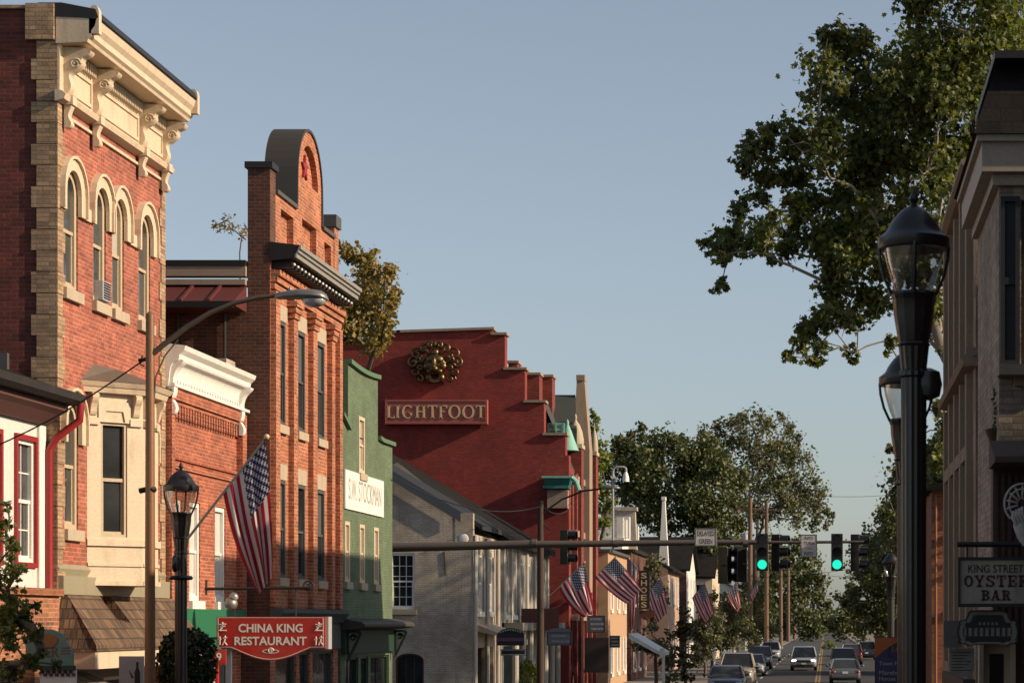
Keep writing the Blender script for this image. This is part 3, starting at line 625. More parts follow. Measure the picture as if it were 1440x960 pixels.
m = MB(); u = A+.2
while u < B-.5: m.ball(f.p(u+.0,11.5,.49), .035, .035, .035, 8, 5); u += .36
m.each('eave_bulb', SIGNW, t)
m = MB(); m.run(f, [(0,3.5),(.14,3.5),(.2,3.6),(.3,3.72),(.3,3.8),(0,3.84)], A, B); m.fb(f, A, B, 2.85, 3.5, 0, .08); m.build('shop_cornice', GREYP, t)
# red metal pent roof on its side, above the shop
m = MB(); m.ext([(-24,A-.02,11.0),(-24,A-1.1,10.5),(-24,A-1.1,10.42),(-24,A-.02,10.4)], [(XB-.52,A-.02,11.0),(XB-.52,A-1.1,10.5),(XB-.52,A-1.1,10.42),(XB-.52,A-.02,10.4)])
x = -24
while x < XB-.6: m.ext([(x,A-.03,11.05),(x,A-1.12,10.55),(x,A-1.12,10.49),(x,A-.03,10.99)], [(x+.06,A-.03,11.05),(x+.06,A-1.12,10.55),(x+.06,A-1.12,10.49),(x+.06,A-.03,10.99)]); x += .62
m.build('pent_roof', TILE_R, t)
m = MB(); m.box(-24, XB-.52, A-.16, A+.3, 11.0, 11.12); m.box(-24, XB-.52, A-.12, A+.2, 11.2, 11.42); m.build('side_coping', STONER, t)
m = MB(); m.box(-24, XB-.52, A-.14, A+.24, 11.42, 11.55); m.box(-24, XB-.52, A-1.15, A-1.1, 10.36, 10.5); m.build('side_gutter', DARKM, t)
m = MB()
for x in (-15.0,-14.4,-13.35): m.tube([(x,A-.06,10.4),(x,A-.06,5)], .035, 6)
m.each('side_conduit', DARKM, t)
# ------------------------------------------------------------------ green painted brick shop
XG = -12.3; f = FL(XG); A, B = 57.8, 64.7; a, c = 58.7, 62.6
t = thing('green_brick_shop', 'narrow green painted brick shop with a raised curved parapet', 'building', (XG, 61.2, 0))
WL = [(58.25,58.85,4.55,6.1,0),(60.1,60.75,4.55,6.1,0),(62.0,62.65,4.55,6.1,0)]; WU = [(60.0,60.75,7.45,8.95,0)]
SF = [(58.3,60,.5,2.6,0),(60.3,61.3,.1,2.6,0),(61.6,64.2,.5,2.6,0)]
m = MB(); wall(m, f, A, B, 0, 7.0, WL+SF, .1); wall(m, f, a, c, 7.0, 9.95, WU, .1)
m.poly([f.p(u,v) for u,v in ((A,7),(a,7),(a,8.45),(a-.25,8.5),(A,8.75))]); m.poly([f.p(u,v) for u,v in ((c,7),(B,7),(B,8.5),(c+.5,8.48),(c,8.52))])
crv = [(a+(c-a)*k/12, 10.18-.07*math.sin(math.pi*k/12)) for k in range(13)]
m.poly([f.p(a,9.95)]+[f.p(u,v) for u,v in crv]+[f.p(c,9.95)])
for u, v in ((a,10.18),(c,10.18)): m.poly([f.p(u,8.4),f.p(u,v),f.p(u,v,-11),f.p(u,8.4,-11)])
shell(m, -24, XG, A, B, 8.4); m.poly([f.p(a,9.9,-.3),f.p(c,9.9,-.3),f.p(c,9.9,-11),f.p(a,9.9,-11)]); m.poly([f.p(a,8.4,-.35),f.p(c,8.4,-.35),f.p(c,10,-.35),f.p(a,10,-.35)])
m.build('wall', BR_G, t)
m = MB()
for (u0,v0),(u1,v1) in zip(crv, crv[1:]): m.ext([f.p(u0,v0+.002,-.36),f.p(u0,v0+.002,.1),f.p(u0,v0+.12,.1),f.p(u0,v0+.12,-.36)], [f.p(u1,v1+.002,-.36),f.p(u1,v1+.002,.1),f.p(u1,v1+.12,.1),f.p(u1,v1+.12,-.36)])
GCOP = paint('green_coping', (.11,.20,.10), dk=.4); m.build('parapet_coping', GCOP, t); m = MB()
S2 = [(c+.02,8.53),(c+.5,8.49),(B+.05,8.51)]
for (u0,v0),(u1,v1) in zip(S2, S2[1:]): m.ext([f.p(u0,v0,-.36),f.p(u0,v0,.1),f.p(u0,v0+.11,.1),f.p(u0,v0+.11,-.36)], [f.p(u1,v1,-.36),f.p(u1,v1,.1),f.p(u1,v1+.11,.1),f.p(u1,v1+.11,-.36)])
m.build('parapet_coping', GCOP, t); m = MB(); m.ext([f.p(A,8.76,-.3),f.p(A,8.76,.1),f.p(A,8.86,.1),f.p(A,8.86,-.3)], [f.p(a,8.46,-.3),f.p(a,8.46,.1),f.p(a,8.56,.1),f.p(a,8.56,-.3)]); m.build('parapet_coping', GCOP, t)
for o in WL+WU: window(f, o, t, CREAM, BLIND, STONE, d=.05, ft=.09)
for o in SF: window(f, o, t, GREEND, GLASS, None, d=.12, vb=1)
m = MB(); m.fb(f, A, B, 2.7, 3.3, 0, .12); m.build('shop_fascia', GREEND, t)
m = MB(); m.run(f, [(0,3.3),(.52,3.36),(.62,3.40),(.62,3.46),(.55,3.52),(0,3.62)], A-.05, B+.1); m.build('canopy', paint('canopy_brown', (.06,.05,.042), dk=.3), t)
for uc in (A+.25, B-.3):
    m = MB(); m.ring(Fr((XG,uc-.04,0),(1,0,0),(0,1,0)), sweep([(.13,2.5),(.2,2.6),(.32,2.85),(.45,3.1),(.52,3.3),(.13,3.3)],2), sweep([(.17,2.7),(.2,2.75),(.29,2.95),(.38,3.12),(.41,3.24),(.17,3.24)],2), 0, .08); m.tube(spiral(Fr((XG+.27,uc,3.12),(1,0,0),(0,1,0)),0,0,.09,.02,1.5,0,0), .025, 5); m.build('scroll_bracket', GREEND, t)
sg = thing('banner_sign', 'white painted sign board reading S.W. Stockman on the green wall', 'sign', (XG+.04, 60.4, 6.4))
MB().fb(f, 58.15, 63.2, 6.42, 7.42, .01, .05).build('board', SIGNW, sg)
m = MB(); m.text(f, 60.68, 6.95, .05, 'S.W. STOCKMAN', .54, 4.3, bold=.0); m.build('lettering', INKG, sg, fix=False)

# ------------------------------------------------------------------ white brick gable house across the side street
A, B = 79.5, 85.2; XH = -12.3; f = FL(XH); g = FC(A)
t = thing('white_gable_house', 'white painted brick house with a stepped gable wall and slate roof', 'house', (-15.5, 84, 0))
sA = F/A; ztop = lambda x: 6.85+(XH-x)*.67
px = lambda v: (v-VX)*A/F; pz = lambda v: wz(v, A)
op = [(px(549),px(583),pz(856),pz(778),0)]; dop = [(px(556),px(596),.1,pz(918),.25)]
m = MB(); wall(m, g, -19.5, XH, 0, 6.6, op+dop, .16)
m.poly([g.p(u,v) for u,v in ((-19.5,6.6),(XH,6.6),(XH,6.9),(-16.6,9.46),(-19.5,7.8))])
m.box(px(640),XH+.01,A-.012,A+.3,6.3,7.32)
HO = [(A+1.2,A+2.2,3.9,5.9,0),(A+3.6,A+4.6,3.9,5.9,0)]
wall(m, f, A, B, 0, 6.6, HO+[(A+1,A+3,.5,2.6,0),(A+4,A+5,.1,2.6,0)], .15); m.poly([(-19.5,A,0),(-19.5,B,0),(-19.5,B,6.6),(-19.5,A,6.6)]); m.poly([(-19.5,B,0),(XH,B,0),(XH,B,6.6),(-16,B,9.5),(-19.5,B,7.5)])
m.build('wall', BR_WH, t)
window(g, op[0], t, WHITE, GLASS, STONE, d=.1, ft=.07, vb=2, bars=(.2,.4,.6,.8))
window(g, dop[0], t, paint('door_red_dark', (.10,.03,.03)), GLASS, None, d=.12, vb=2)
for o in HO: window(f, o, t, WHITE, GLASS, WHITE, d=.08, vb=1)
m = MB()
for u in (A+.7,A+2.25,A+3.1,A+4.65): m.fb(f, u, u+.42, 3.9, 5.9, 0, .06)
m.each('shutter', paint('shutter_grey', (.30,.30,.29)), t)
m = MB()
for u in (A+.05,A+2.85,A+5.6): m.tube([f.p(u,0,.09),f.p(u,6.55,.09)], .07, 8)
m.each('drain_pipe', PILAS, t)
rk = lambda x, d: 6.88+(XH-x)*.6+d
m = MB(); x1 = XH+.3; m.ext([(-16.6,A+.25,rk(-16.6,.05)),(x1,A+.25,rk(x1,.05)),(x1,A+.25,rk(x1,.22)),(-16.6,A+.25,rk(-16.6,.22))], [(-16.6,B+.2,rk(-16.6,.05)),(x1,B+.2,rk(x1,.05)),(x1,B+.2,rk(x1,.22)),(-16.6,B+.2,rk(-16.6,.22))])
m.ext([(-16.6,A+.25,9.68),(-16.6,A+.25,9.5),(-20,A+.25,7.4),(-20,A+.25,7.6)], [(-16.6,B+.2,9.68),(-16.6,B+.2,9.5),(-20,B+.2,7.4),(-20,B+.2,7.6)]); m.build('roof', BLUER, t)
m = MB(); m.ext([(-16.6,A-.16,rk(-16.6,-.12)),(XH-.4,A-.16,rk(XH-.4,-.12)),(XH-.4,A-.16,rk(XH-.4,.25)),(-16.6,A-.16,rk(-16.6,.25))], [(-16.6,A-.10,rk(-16.6,-.12)),(XH-.4,A-.10,rk(XH-.4,-.12)),(XH-.4,A-.10,rk(XH-.4,.25)),(-16.6,A-.10,rk(-16.6,.25))]); m.build('rake_board', paint('blue_grey_rake', (.075,.085,.10), rough=.5, dk=.4), t)
m = MB(); m.lathe((px(652),A-.0,pz(757)),[(.16,-.01),(.19,.0),(.17,.02),(.09,.03),(.02,.035)],14,axis=Vector((0,-1,0))); m.build('round_ornament', WHITE, t, 40)
m = MB(); m.ext([(XH+.02,A+.6,3.45),(XH+.9,A+.6,3.1),(XH+.9,A+.6,3.02),(XH+.02,A+.6,3.2)],[(XH+.02,B-.6,3.45),(XH+.9,B-.6,3.1),(XH+.9,B-.6,3.02),(XH+.02,B-.6,3.2)]); m.build('porch_roof', STONE, t)
m = MB(); m.tube([(px(627),A-.012,pz(808)),(px(625),A-.012,pz(775))], .022, 6); m.build('tie_iron', INK, t)

# ------------------------------------------------------------------ dark roofed shop behind it
A2, B2 = 85.8, 100.0; XK = -12.2; f = FL(XK); g = FC(A2)
t = thing('black_roofed_shop', 'grey shop with a steep black roof below the red gable wall', 'building', (-16, 95, 0))
rz = lambda x: 6.72+(XK-x)*.585
W = [(A2+.8,A2+1.8,3.8,5.9,0),(A2+3,A2+4,3.8,5.9,0),(A2+5.2,A2+6.2,3.8,5.9,0),(A2+7.6,A2+8.6,3.8,5.9,0),(A2+10.2,A2+11.2,3.8,5.9,0),(A2+12.4,A2+13.4,3.8,5.9,0)]
m = MB(); wall(m, f, A2, B2, 0, 6.6, W+[(A2+.6,A2+4,.5,2.6,0),(A2+5,A2+9,.5,2.6,0)], .15); m.poly([(XK,A2,0),(XK,A2,6.6),(-19,A2,10.55),(-22,A2,8.2),(-22,A2,0)]); m.poly([(XK,B2,0),(XK,B2,6.6),(-19,B2,10.55),(-22,B2,8.2),(-22,B2,0)]); m.build('wall', paint('warm_grey_render', (.36,.33,.29), rough=.85), t)
for o in W: window(f, o, t, WHITE, GLASS, WHITE, d=.1, vb=1)
m = MB()
for y0 in (A2-.5,): 
    x1 = XK+.35; m.ext([(-19,y0,rz(-19)-.12),(x1,y0,rz(x1)-.12),(x1,y0,rz(x1)+.12),(-19,y0,rz(-19)+.2)], [(-19,B2+.3,rz(-19)-.12),(x1,B2+.3,rz(x1)-.12),(x1,B2+.3,rz(x1)+.12),(-19,B2+.3,rz(-19)+.2)])
m.build('roof', SLATE, t)
m = MB()
for u in (A2+.3,A2+2.4,A2+4.6,A2+7,A2+9.5,A2+11.8,B2-.3): m.tube([f.p(u,0,.5),f.p(u,3.2,.5)], .12, 10); m.fb(f, u-.2, u+.2, 3.2, 6.6, 0, .1)
m.each('pilaster', PILAS, t)
MB().fb(f, A2+.1, B2, 3.2, 3.5, 0, .8).build('porch_beam', paint('porch_grey', (.2,.19,.17)), t)

# ------------------------------------------------------------------ red painted stepped gable building
A3, B3 = 107.0, 119.0; XL = (800-VX)*A3/F; f = FL(XL); g = FC(A3)
X_ = lambda p: wx(p, A3); Z_ = lambda p: wz(p, A3)
t = thing('stepped_gable_building', 'large red painted brick building with stepped gable and bronze lion head', 'building', (XL-6, 113, 0))
steps = [(470,480),(541,480),(541,469),(560,468),(692,463.5),(692,471),(710,471),(710,520),(738,520),(738,566),(765,566),(765,612),(795,612),(795,640),(800,640)]
out = [(X_(a), Z_(c)) for a, c in steps]
TH = .8
m = MB(); m.pr(g, [(X_(470),0)]+out+[(XL,0)], -TH, 0); m.build('gable_wall', BR_L, t)
m = MB()
for (u0,v0),(u1,v1) in zip(out, out[1:]):
    if abs(u1-u0) > .25: m.ext([g.p(u0-.06,v0+.003,-TH-.1),g.p(u0-.06,v0+.003,.12),g.p(u0-.06,v0+.12,.12),g.p(u0-.06,v0+.12,-TH-.1)], [g.p(u1+.1,v1+.003,-TH-.1),g.p(u1+.1,v1+.003,.12),g.p(u1+.1,v1+.12,.12),g.p(u1+.1,v1+.12,-TH-.1)])
m.each('step_coping', STONER, t)
m = MB(); b0 = A3+TH+.01
m.poly([(X_(470),b0,0),(X_(470),B3,0),(X_(470),B3,14),(X_(470),b0,14)]); m.poly([(X_(470),B3,0),(XL,B3,0),(XL,B3,12),(X_(690),B3,15.5),(X_(470),B3,14)])
fo = FL(XL); OW = [(A3+1.6+k*3.4,A3+3.2+k*3.4,z,z+2.4,.6) for k in range(3) for z in (1.2,5.6)]
wall(m, fo, b0, B3, 0, 10.8, OW, .3); m.build('front_wall', BR_LD, t)
for o in OW: window(fo, o, t, COPPERD, GLASS, STONER, d=.25)
m = MB(); m.poly([(XL,b0,10.8),(XL,B3,10.8),(X_(760),B3,14.0),(X_(760),b0,14.0)]); m.poly([(X_(760),b0,14.0),(X_(760),B3,14.0),(X_(470),B3,14),(X_(470),b0,14)])
ya, yb = A3+2.5, A3+5.5; q0, q1 = [at(p,r,ya) for p, r in ((764,602),(811,602))], [at(p,r,yb) for p, r in ((772,555),(809,555))]; m.poly([q0[0],q0[1],q1[1],q1[0]]); m.poly([q1[0],q1[1],q1[1]+Vector((0,3,-2)),q1[0]+Vector((0,3,-2))]); m.poly([q0[1],q1[1],q1[1]+Vector((0,3,-2))]); m.poly([q0[0],q1[0],q1[0]+Vector((0,3,-2))]); m.box(q0[0].x,q0[1].x,ya+.01,ya+3,10,q0[0].z-.01); m.build('slate_roof', paint('green_black_slate', (.045,.055,.05), rough=.7), t)
for (p0,p1,q0,q1,yy) in ((738,765,516,560,A3+3.2),(716,751,517,530,A3+2.0),(709,722,502,520,A3+1.4)):
    m = MB(); m.box(X_(p0),X_(p1),yy,yy+1.2,Z_(q1)-1.5,Z_(q0)-.12); c_ = m.build('chimney', BR_LD, t); MB().box(X_(p0)-.06,X_(p1)+.06,yy-.06,yy+1.26,Z_(q0)-.118,Z_(q0)).build('chimney_cap', STONER, c_)
# copper railing, turret cone and canopy
m = MB(); yy = A3+1.0
for zz in (Z_(593),Z_(601),Z_(610)): m.box(X_(767),X_(790),yy,yy+.06,zz-.05,zz+.05)
for p in (767.5,778,789.5): m.box(X_(p)-.04,X_(p)+.04,yy-.02,yy+.08,Z_(613),Z_(592))
m.box(X_(767),X_(790),yy+.1,yy+.14,Z_(612),Z_(594)); m.build('copper_railing', COPPER, t)
m = MB(); m.lathe((X_(791),A3+2.0,Z_(629)),[(1.55*.36,0),(.52,.08),(.34,.55),(.2,.95),(.11,1.15),(.07,1.25),(.09,1.35),(.03,1.5)],14); m.build('copper_spire', COPPER, t, 50)
m = MB(); m.box(X_(767),X_(803),A3-1.0,A3+.0,Z_(688),Z_(684)); m.ext([(X_(770),A3-.9,Z_(684)+.001),(X_(803),A3-.9,Z_(684)+.001),(X_(806),A3-1.1,Z_(674)),(X_(768),A3-1.1,Z_(674))],[(X_(770),A3-.001,Z_(684)+.001),(X_(803),A3-.001,Z_(684)+.001),(X_(806),A3-.001,Z_(672)),(X_(768),A3-.001,Z_(672))]); m.build('copper_canopy', COPPERD, t)
m = MB(); m.box(X_(766),X_(808),A3-1.15,A3-.002,Z_(674)+.003,Z_(671)); m.tube([(X_(806),A3-.6,Z_(672)),(X_(812),A3-.6,Z_(678)),(X_(816),A3-.6,Z_(690))],.12,8); m.build('canopy_trim', COPPER, t)
m = MB(); m.box(X_(772),X_(800),A3-.7,A3-.001,Z_(715),Z_(689)); m.build('oriel_window', STONER, t)
# front piers with stone caps, tall tapered stack
for (p0,p1,ytop,Y) in ((796,819,630,A3+2.4),(829,839.5,640,A3+8.5)):
    x = lambda p: wx(p,Y); z = lambda p: wz(p,Y)
    m = MB(); m.box(x(p0)+.05,x(p1)-.05,Y,Y+1.1,0,z(ytop)); q = m.build('front_pier', BR_LD, t)
    m = MB(); w_ = (x(p1)-x(p0))/2; cx = (x(p0)+x(p1))/2; m.box(x(p0),x(p1),Y-.1,Y+1.2,z(ytop)+.003,z(ytop)+.2); m.lathe((cx,Y+.55,z(ytop)+.2),[(w_*.97,0),(w_*1.05,.12),(w_*1.0,.3),(w_*.85,.62),(w_*.55,.95),(w_*.2,1.15),(w_*.12,1.25),(w_*.2,1.35),(w_*.05,1.5)],12); m.build('stone_cap', STONE, q, 50)
Y = A3+5; x = lambda p: wx(p,Y); z = lambda p: wz(p,Y)
m = MB(); m.hexa([(x(806),Y,z(632)),(x(829),Y,z(632)),(x(829),Y+1.4,z(632)),(x(806),Y+1.4,z(632)),(x(810),Y+.3,z(534)),(x(821),Y+.3,z(534)),(x(821),Y+1.1,z(534)),(x(810),Y+.3+.8,z(534))]); m.box(x(809.5),x(821.5),Y+.25,Y+1.15,z(534)+.001,z(526)); m.box(x(806),x(829),Y,Y+1.4,5,z(632)-.001); m.build('tapered_stack', BR_LD if 0 else STONER, t)
m = MB()
for k in range(5): m.box(X_(804)+.0,X_(808),A3+1+k*2.3,A3+1.5+k*2.3,0,10.6)
m.each('pilaster', BR_LD, t)
m = MB()
for yy in (3.6,7.6,10.2): m.box(XL,XL+.25,b0+.01,B3,yy,yy+.3)
m.each('stone_band', STONER, t)
# lion head
Lx, Lz = X_(613), Z_(513); fr = Fr((Lx,A3,Lz),(1,0,0),(0,-1,0)); sc = 78/29.9/2
l = thing('lion_head_sculpture', 'bronze lion head relief with scrolled mane high on the red gable', 'sculpture', (Lx, A3, Lz-1))
m = MB()
m.ball(fr.p(0,.0,.2),.56,.26,.52,16,10); m.ball(fr.p(0,.22,.36),.44,.2,.24,12,8)
m.ball(fr.p(0,.02,.52),.13,.2,.32,10,8); m.ball(fr.p(0,-.24,.60),.21,.17,.14,12,8); m.ball(fr.p(0,-.16,.74),.12,.08,.075,10,6)
for s in (-1,1):
    m.ball(fr.p(s*.22,.16,.42),.17,.1,.07,10,6); m.ball(fr.p(s*.2,-.34,.42),.2,.15,.14,10,6); m.ball(fr.p(s*.36,-.1,.30),.2,.16,.22,10,6); m.ball(fr.p(s*.30,-.62,.22),.16,.14,.2,10,6); m.ball(fr.p(s*.62,.2,.22),.16,.1,.2,10,6)
m.ring(fr, [(.34*math.cos(a*.3)*1., -.60+.26*math.sin(a*.3)) for a in range(21)], [(.2*math.cos(a*.3), -.56+.15*math.sin(a*.3)) for a in range(21)], .1, .32)
m.build('face', BRONZE, l, 60)
m = MB(); R2 = random.Random(3)
for s in (-1,1):
    for uc, vc, r0, st_, dr, dep in ((.50,.74,.27,3.4,-1,.2),(.88,.50,.30,2.4,-1,.16),(1.02,.08,.28,1.6,-1,.2),(.96,-.34,.27,.7,1,.14),(.72,-.66,.22,0,1,.12),(.76,.24,.15,2.5,1,.2),(.72,-.14,.14,1.5,1,.2),(.22,.90,.16,3.4,-1,.24)):
        path = spiral(Fr(fr.o,(s,0,0),(0,-1,0)), uc, vc, r0, .04, 1.2, 0, dep, st_, dr, 18); n_ = len(path)
        m.tube([p+fr.N*(.14*(i/n_)) for i, p in enumerate(path)], [.028+.05*math.sin(math.pi*(.15+.8*i/n_)) for i in range(n_)], 8)
    for k in range(5): a_ = math.radians(20+k*32); m.tube([fr.p(s*.52*math.cos(a_),.02+.5*math.sin(a_),.22), fr.p(s*.72*math.cos(a_+.12),.04+.70*math.sin(a_+.12),.3), fr.p(s*.86*math.cos(a_),.04+.84*math.sin(a_),.2)],[.07,.085,.03],7)
m.ball(fr.p(0,.92,.2),.14,.16,.2,10,6); m.ball(fr.p(0,.55,.28),.2,.15,.2,10,6)
m.build('mane', BRONZE, l, 60)
# sign with serif letters
sx0, sx1, sz0, sz1 = X_(544), X_(687), Z_(597), Z_(563)
s_ = thing('carved_sign', 'red carved board with gold letters LIGHTFOOT under the lion head', 'sign', ((sx0+sx1)/2, A3, sz0))
MB().fb(g, sx0, sx1, sz0, sz1, .05, .42).build('board', REDBR, s_)
MB().ring(g, [(sx0,sz0),(sx0,sz1),(sx1,sz1),(sx1,sz0)], [(sx0+.09,sz0+.09),(sx0+.09,sz1-.09),(sx1-.09,sz1-.09),(sx1-.09,sz0+.09)], .421, .46).build('frame', REDBR, s_)
def serif(m, fr, u, v, h, w, ch, W0):
    T, t, S = h*.15, h*.075, h*.16
    def bar(a, b, c, d): m.fb(fr, u+a, u+b, v+c, v+d, W0, W0+.04)
    def feet(a, b, y): bar(a-S*.5, b+S*.5, y, y+h*.05)
    def oval(a0, a1):
        n = 24; P = [math.radians(a0+(a1-a0)*k/n) for k in range(n+1)]; cx, cy = u+w/2, v+h/2
        m.ring(fr, [(cx+w/2*math.cos(a), cy+h*.52*math.sin(a)) for a in P], [(cx+(w/2-T)*math.cos(a), cy+(h*.52-t)*math.sin(a)) for a in P], W0, W0+.04, closed=(a1-a0 == 360))
    x0 = w*.12
    if ch in 'LIFH': bar(x0, x0+T, 0, h); feet(x0, x0+T, 0); feet(x0, x0+T, h*.95)
    if ch == 'L': bar(x0+T, w, 0, t); bar(w-t*.7, w, t, h*.22)
    if ch == 'F': bar(x0+T, w, h-t, h); bar(w-t*.7, w, h*.8, h-t); bar(x0+T, w*.75, h*.48, h*.48+t)
    if ch == 'H': bar(w-x0-T, w-x0, 0, h); feet(w-x0-T, w-x0, 0); feet(w-x0-T, w-x0, h*.95); bar(x0+T, w-x0-T, h*.48, h*.48+t)
    if ch == 'T': bar(w/2-T/2, w/2+T/2, 0, h-t); feet(w/2-T/2, w/2+T/2, 0); bar(0, w, h-t, h); bar(0, t*.7, h*.8, h-t); bar(w-t*.7, w, h*.8, h-t)
    if ch == 'O': oval(0, 360)
    if ch == 'G': oval(38, 325); bar(w*.80-T*.6, w*.80+T*.4, h*.10, h*.46); bar(w*.55, w*.95, h*.42, h*.47)
m = MB(); h = .60; ws = dict(L=.37,I=.2,G=.53,H=.52,T=.45,F=.37,O=.57); gap = .075; word = 'LIGHTFOOT'
tot = sum(ws[c] for c in word)+gap*8; u = (sx0+sx1)/2-tot/2
for c_ in word: serif(m, g, u, sz0+.27, h, ws[c_], c_, .42); u += ws[c_]+gap
m.build('letters', GOLD, s_)

# ------------------------------------------------------------------ houses further down the left side
def house(name, label, X, Y0, Y1, zE, wm, rm, rise=2.2, gable='front', depth=9, wins=2, trim=WHITE, sills=WHITE, shut=None, porch=None, cat='house', chim=None, front=None):
    f = FL(X); t = thing(name, label, cat, (X-depth/2, (Y0+Y1)/2, 0)); L = Y1-Y0; n = wins
    ops = []
    for k in range(n):
        c = Y0+L*(k+.5)/n; ops.append((c-.5,c+.5,zE-2.4,zE-.6,0)); 
        if zE > 5: ops.append((c-.55,c+.55,.8,2.7,0))
    g = FC(Y0); go = [(X-depth*.5-.45,X-depth*.5+.45,zE-2.3,zE-.6,0),(X-1.5,X-.7,zE-2.3,zE-.6,0)]
    m = MB(); mf = MB() if front else m; wall(mf, f, Y0, Y1, 0, zE, ops, .12); wall(m, g, X-depth, X, 0, zE, go, .12); m.poly([(X-depth,Y1,0),(X,Y1,0),(X,Y1,zE),(X-depth,Y1,zE)]); m.poly([(X-depth,Y0,0),(X-depth,Y1,0),(X-depth,Y1,zE),(X-depth,Y0,zE)])
    if gable == 'side':
        for y in (Y0, Y1): m.poly([(X-depth,y,zE),(X,y,zE),(X-depth/2,y,zE+rise)])
    if gable == 'front':
        for x in (X, X-depth): (mf if x == X else m).poly([(x,Y0,zE),(x,Y1,zE),(x,(Y0+Y1)/2,zE+rise)])
    if gable == 'flat': m.box(X-depth, X, Y0, Y0+.3, zE+.001, zE+.6); m.box(X-.3, X, Y0+.301, Y1, zE+.001, zE+.6); m.poly([(X-depth,Y0,zE),(X,Y0,zE),(X,Y1,zE),(X-depth,Y1,zE)])
    m.build('wall', wm, t)
    if front: mf.build('front_wall', front, t)
    for o in ops: window(f, o, t, trim, GLASS, sills, d=.09, vb=1)
    for o in go: window(g, o, t, trim, GLASS, sills, d=.09, vb=1)
    m = MB()
    if gable == 'side':
        for s in (0, 1):
            xe = X+.4 if s == 0 else X-depth-.4; xr = X-depth/2; ze = zE-.3*rise/(depth/2)
            m.ext([(xe,Y0-.3,ze),(xr,Y0-.3,zE+rise),(xr,Y0-.3,zE+rise+.16),(xe,Y0-.3,ze+.16)], [(xe,Y1+.3,ze),(xr,Y1+.3,zE+rise),(xr,Y1+.3,zE+rise+.16),(xe,Y1+.3,ze+.16)])
    elif gable == 'front':
        for s in (0, 1):
            ye = Y0-.4 if s == 0 else Y1+.4; yr = (Y0+Y1)/2; ze = zE-.3*rise/(L/2)
            m.ext([(X+.3,ye,ze),(X+.3,yr,zE+rise),(X+.3,yr,zE+rise+.16),(X+.3,ye,ze+.16)], [(X-depth,ye,ze),(X-depth,yr,zE+rise),(X-depth,yr,zE+rise+.16),(X-depth,ye,ze+.16)])
    else: m.box(X-depth-.1, X+.12, Y0-.1, Y0+.38, zE+.602, zE+.75); m.box(X-.4, X+.2, Y0+.382, Y1+.1, zE+.602, zE+.75)
    m.build('roof' if gable != 'flat' else 'parapet_coping', rm, t)
    if shut:
        m = MB()
        for o in ops: m.fb(f, o[0]-.5, o[0]-.06, o[2], o[3], 0, .05); m.fb(f, o[1]+.06, o[1]+.5, o[2], o[3], 0, .05)
        m.each('shutter', shut, t)
    if porch:
        m = MB(); m.ext([f.p(Y0+.2,3.5,0),f.p(Y0+.2,2.9,1.8),f.p(Y0+.2,2.75,1.8),f.p(Y0+.2,3.3,0)], [f.p(Y1-.2,3.5,0),f.p(Y1-.2,2.9,1.8),f.p(Y1-.2,2.75,1.8),f.p(Y1-.2,3.3,0)]); q = m.build('porch_roof', porch, t)
        m = MB()
        for u in (Y0+.5, (Y0+Y1)/2, Y1-.5): m.tube([f.p(u,0,1.6),f.p(u,2.85,1.6)], .08, 8)
        m.each('porch_post', trim, q)
    if chim:
        cx, w_, ht, cm = chim; tp = .22 if cm is WHITE else .85; m = MB(); yc = (Y0+Y1)/2; m.hexa([(cx-w_,yc-.5,zE-1),(cx+w_,yc-.5,zE-1),(cx+w_,yc+.5,zE-1),(cx-w_,yc+.5,zE-1),(cx-w_*tp,yc-.4,ht),(cx+w_*tp,yc-.4,ht),(cx+w_*tp,yc+.4,ht),(cx-w_*tp,yc+.4,ht)]); m.box(cx-w_*(tp+.12),cx+w_*(tp+.12),yc-.5,yc+.5,ht+.001,ht+.25); m.build('chimney', cm, t)
    return t
PEACH = paint('peach_render', (.56,.35,.21), dk=.25)
house('peach_shop', 'peach painted shop with white shutters just past the red gable building', -11.4, 119.6, 131, 6.6, PEACH, GREYP, gable='flat', wins=3, shut=WHITE, cat='building')
house('dark_brick_shop', 'dark brick shop behind the vertical SHOES sign', -11.2, 131.6, 143, 7.0, BR_OLD, DARKM, gable='flat', wins=3, cat='building')
house('white_parapet_building', 'white building with a blocky parapet rising above the roofs', -13.0, 146, 156, 8.2, WHITE, WHITE, gable='flat', wins=3, cat='building', chim=(-13.6,1.2,10.9,BR_WH))
t = [o for o in bpy.data.objects if o.name.startswith('white_parapet_building')][0]; m = MB()
for k in range(5): m.box(-13.2-.0+k*.0+.05, -12.75, 146.2+k*2.3, 146.9+k*2.3, 8.96, 10.1+.3*(k%2))
for k in range(4): m.box(-15.6+k*.75, -15.2+k*.75, 146.0, 146.4, 8.96, 9.9+.35*(k%2))
m.each('parapet_post', WHITE, t)
house('white_chimney_house', 'pale pink house with a tall tapering white chimney', -10.9, 158, 170, 7.2, paint('pale_pink_render', (.50,.33,.25), dk=.4), SLATE, gable='side', wins=3, depth=8, chim=(-11.6,.42,12.3,WHITE), shut=WHITE)
house('brown_brick_house', 'brown brick house with blank end wall and white gabled front', -10.7, 176, 188, 7.6, BR_OLD, SLATE, gable='front', wins=3, rise=2.6, trim=WHITE, porch=GREYP, front=WHITEC)
house('cream_porch_house', 'cream clapboard house with porch and white trim', -10.2, 206, 220, 7.6, CREAM, SLATE, gable='front', wins=3, rise=3.0, porch=TILE_R)
house('white_clapboard_house', 'white clapboard house with front porch behind the second utility pole', -9.8, 240, 256, 7.2, WHITEC, GREYP, gable='side', wins=4, rise=2.6, porch=GREYP)
house('grey_clapboard_house', 'small pale grey house farthest down the left side', -9.6, 275, 290, 6.6, SIGNG, SLATE, gable='side', wins=3, porch=GREYP)
